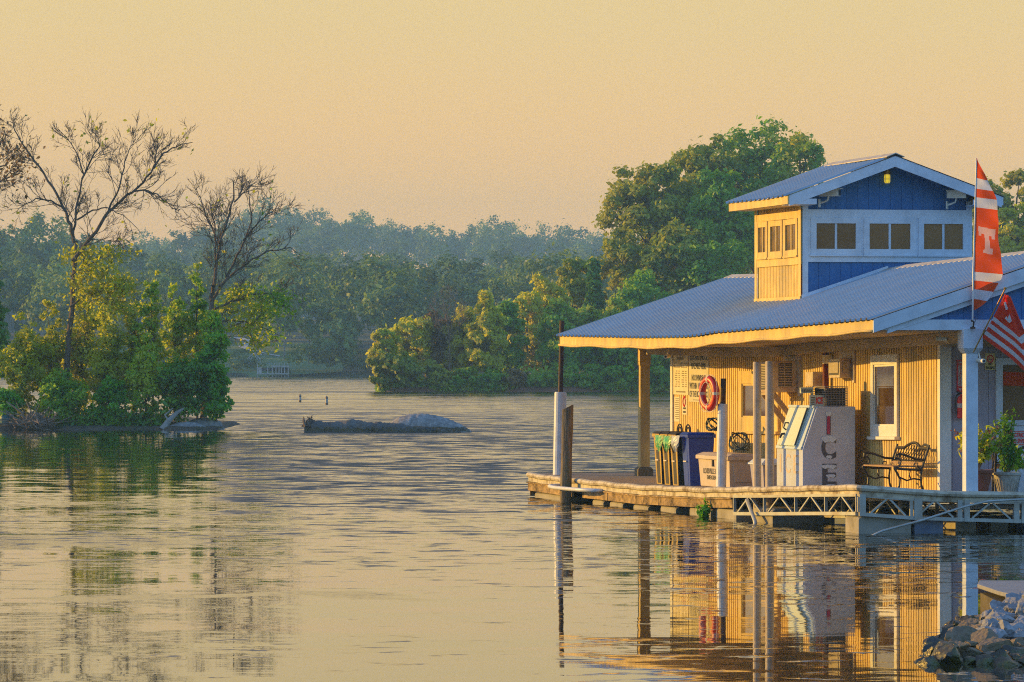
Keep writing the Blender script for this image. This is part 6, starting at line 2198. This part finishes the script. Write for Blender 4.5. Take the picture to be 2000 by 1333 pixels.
for x in (503, 523, 532, 539, 545, 550, 556, 563):
    mb = MB(); bx(mb, x - .9, x + .9, 716 if x > 515 else 712, 738); mb.build('post', M['greywood'], o)
mb = MB(); bx(mb, 530, 565, 714.5, 717, .2); bx(mb, 502, 565, 729.5, 731.5, .4); bx(mb, 503, 511, 718, 730, .1); mb.build('deck', M['greywood'], o)
mb = MB()
for x in range(526, 566, 5): bx(mb, x - .5, x + .5, 709, 714.4)
mb.box(px(531, Yd), px(564, Yd), Yd, Yd + 4, pzf(718, Yd), pzf(716.8, Yd)); mb.build('roof_joists', M['greywood'], o)
mb = MB(); mb.box(px(508, Yd), px(563, Yd), Yd + 3.5, Yd + 3.9, .1, pzf(719, Yd)); mb.build('back_wall', M['acdark'], o)
o = root('gazebo_frame', at(494, 673, 0), 'pale timber gazebo frame beside the dock house on the far shore', 'shelter')
Yd = 673.0
mb = MB()
for a, b in (((480, 704), (497, 689)), ((497, 689), (509, 703)), ((486, 706), (497, 693)), ((497, 693), (506, 706)), ((479, 704), (488, 704))):
    mb.bar((px(a[0], Yd), Yd, pzf(a[1], Yd)), (px(b[0], Yd), Yd, pzf(b[1], Yd)), .10, .10)
mb.build('rafters', M['greywood'], o)
for x in (487, 492, 502, 508):
    mb = MB(); bx(mb, x - .6, x + .6, 698, 712, .06); mb.build('post', M['greywood'], o)
# tall pale trunks standing in front of the far wood
for i, (x, yt, yb, w, lab) in enumerate(((507, 620, 682, 2.0, 'tall pale trunk above the gazebo frame on the far shore'), (493, 622, 664, 1.5, 'slim pale trunk left of the tall one on the far shore'), (555, 640, 692, 1.8, 'pale trunk at the right of the far lawn'), (603, 655, 700, 1.2, 'thin pale trunk standing in the far wood'), (664, 664, 694, 1.3, 'thin pale trunk farther right in the far wood'))):
    Y = 676.0
    o = root('pale_tree', at(x, Y, far_h(px(x, Y), Y)), lab, 'tree', 'pale trees of the far shore')
    b0, b1 = at(x, Y, pzf(yb + 12, Y)), at(x + 1, Y, pzf(yt - 12, Y))
    mb = MB(); limb(mb, [b0, b0.lerp(b1, .5) + Vector((.05, 0, 0)), b1], w * .06, w * .035, 7); mb.build('trunk', M['barkpale'], o, smooth=True)
    P, bias, C = crown_points(b1 + Vector((0, 0, 1.0)), (2.2, 2.0, 2.2), 24, .7, 800, 400 + i)
    V, Q = leaf_quads(P, .4, bias); mesh_np('crown', V, Q, M['leaf_far'], o)

# ------------------------------------------------------------------ evening haze over the lake
mb = MB(); mb.box(-950, 520, -20, 2320, -1.5, 64)
hz_ = mb.build('haze', bpy.data.materials.new('haze_air'), loc=(-215, 1150, -1.5))
tag(hz_, kind='stuff')
hm = hz_.data.materials[0]; hm.use_nodes = True
nt = hm.node_tree
for n in list(nt.nodes): nt.nodes.remove(n)
pv = nt.nodes.new('ShaderNodeVolumePrincipled')
pv.inputs['Color'].default_value = (0.42, 0.74, 1.0, 1)
pv.inputs['Density'].default_value = 0.00033
pv.inputs['Anisotropy'].default_value = 0.0
ou = nt.nodes.new('ShaderNodeOutputMaterial')
nt.links.new(pv.outputs[0], ou.inputs['Volume'])
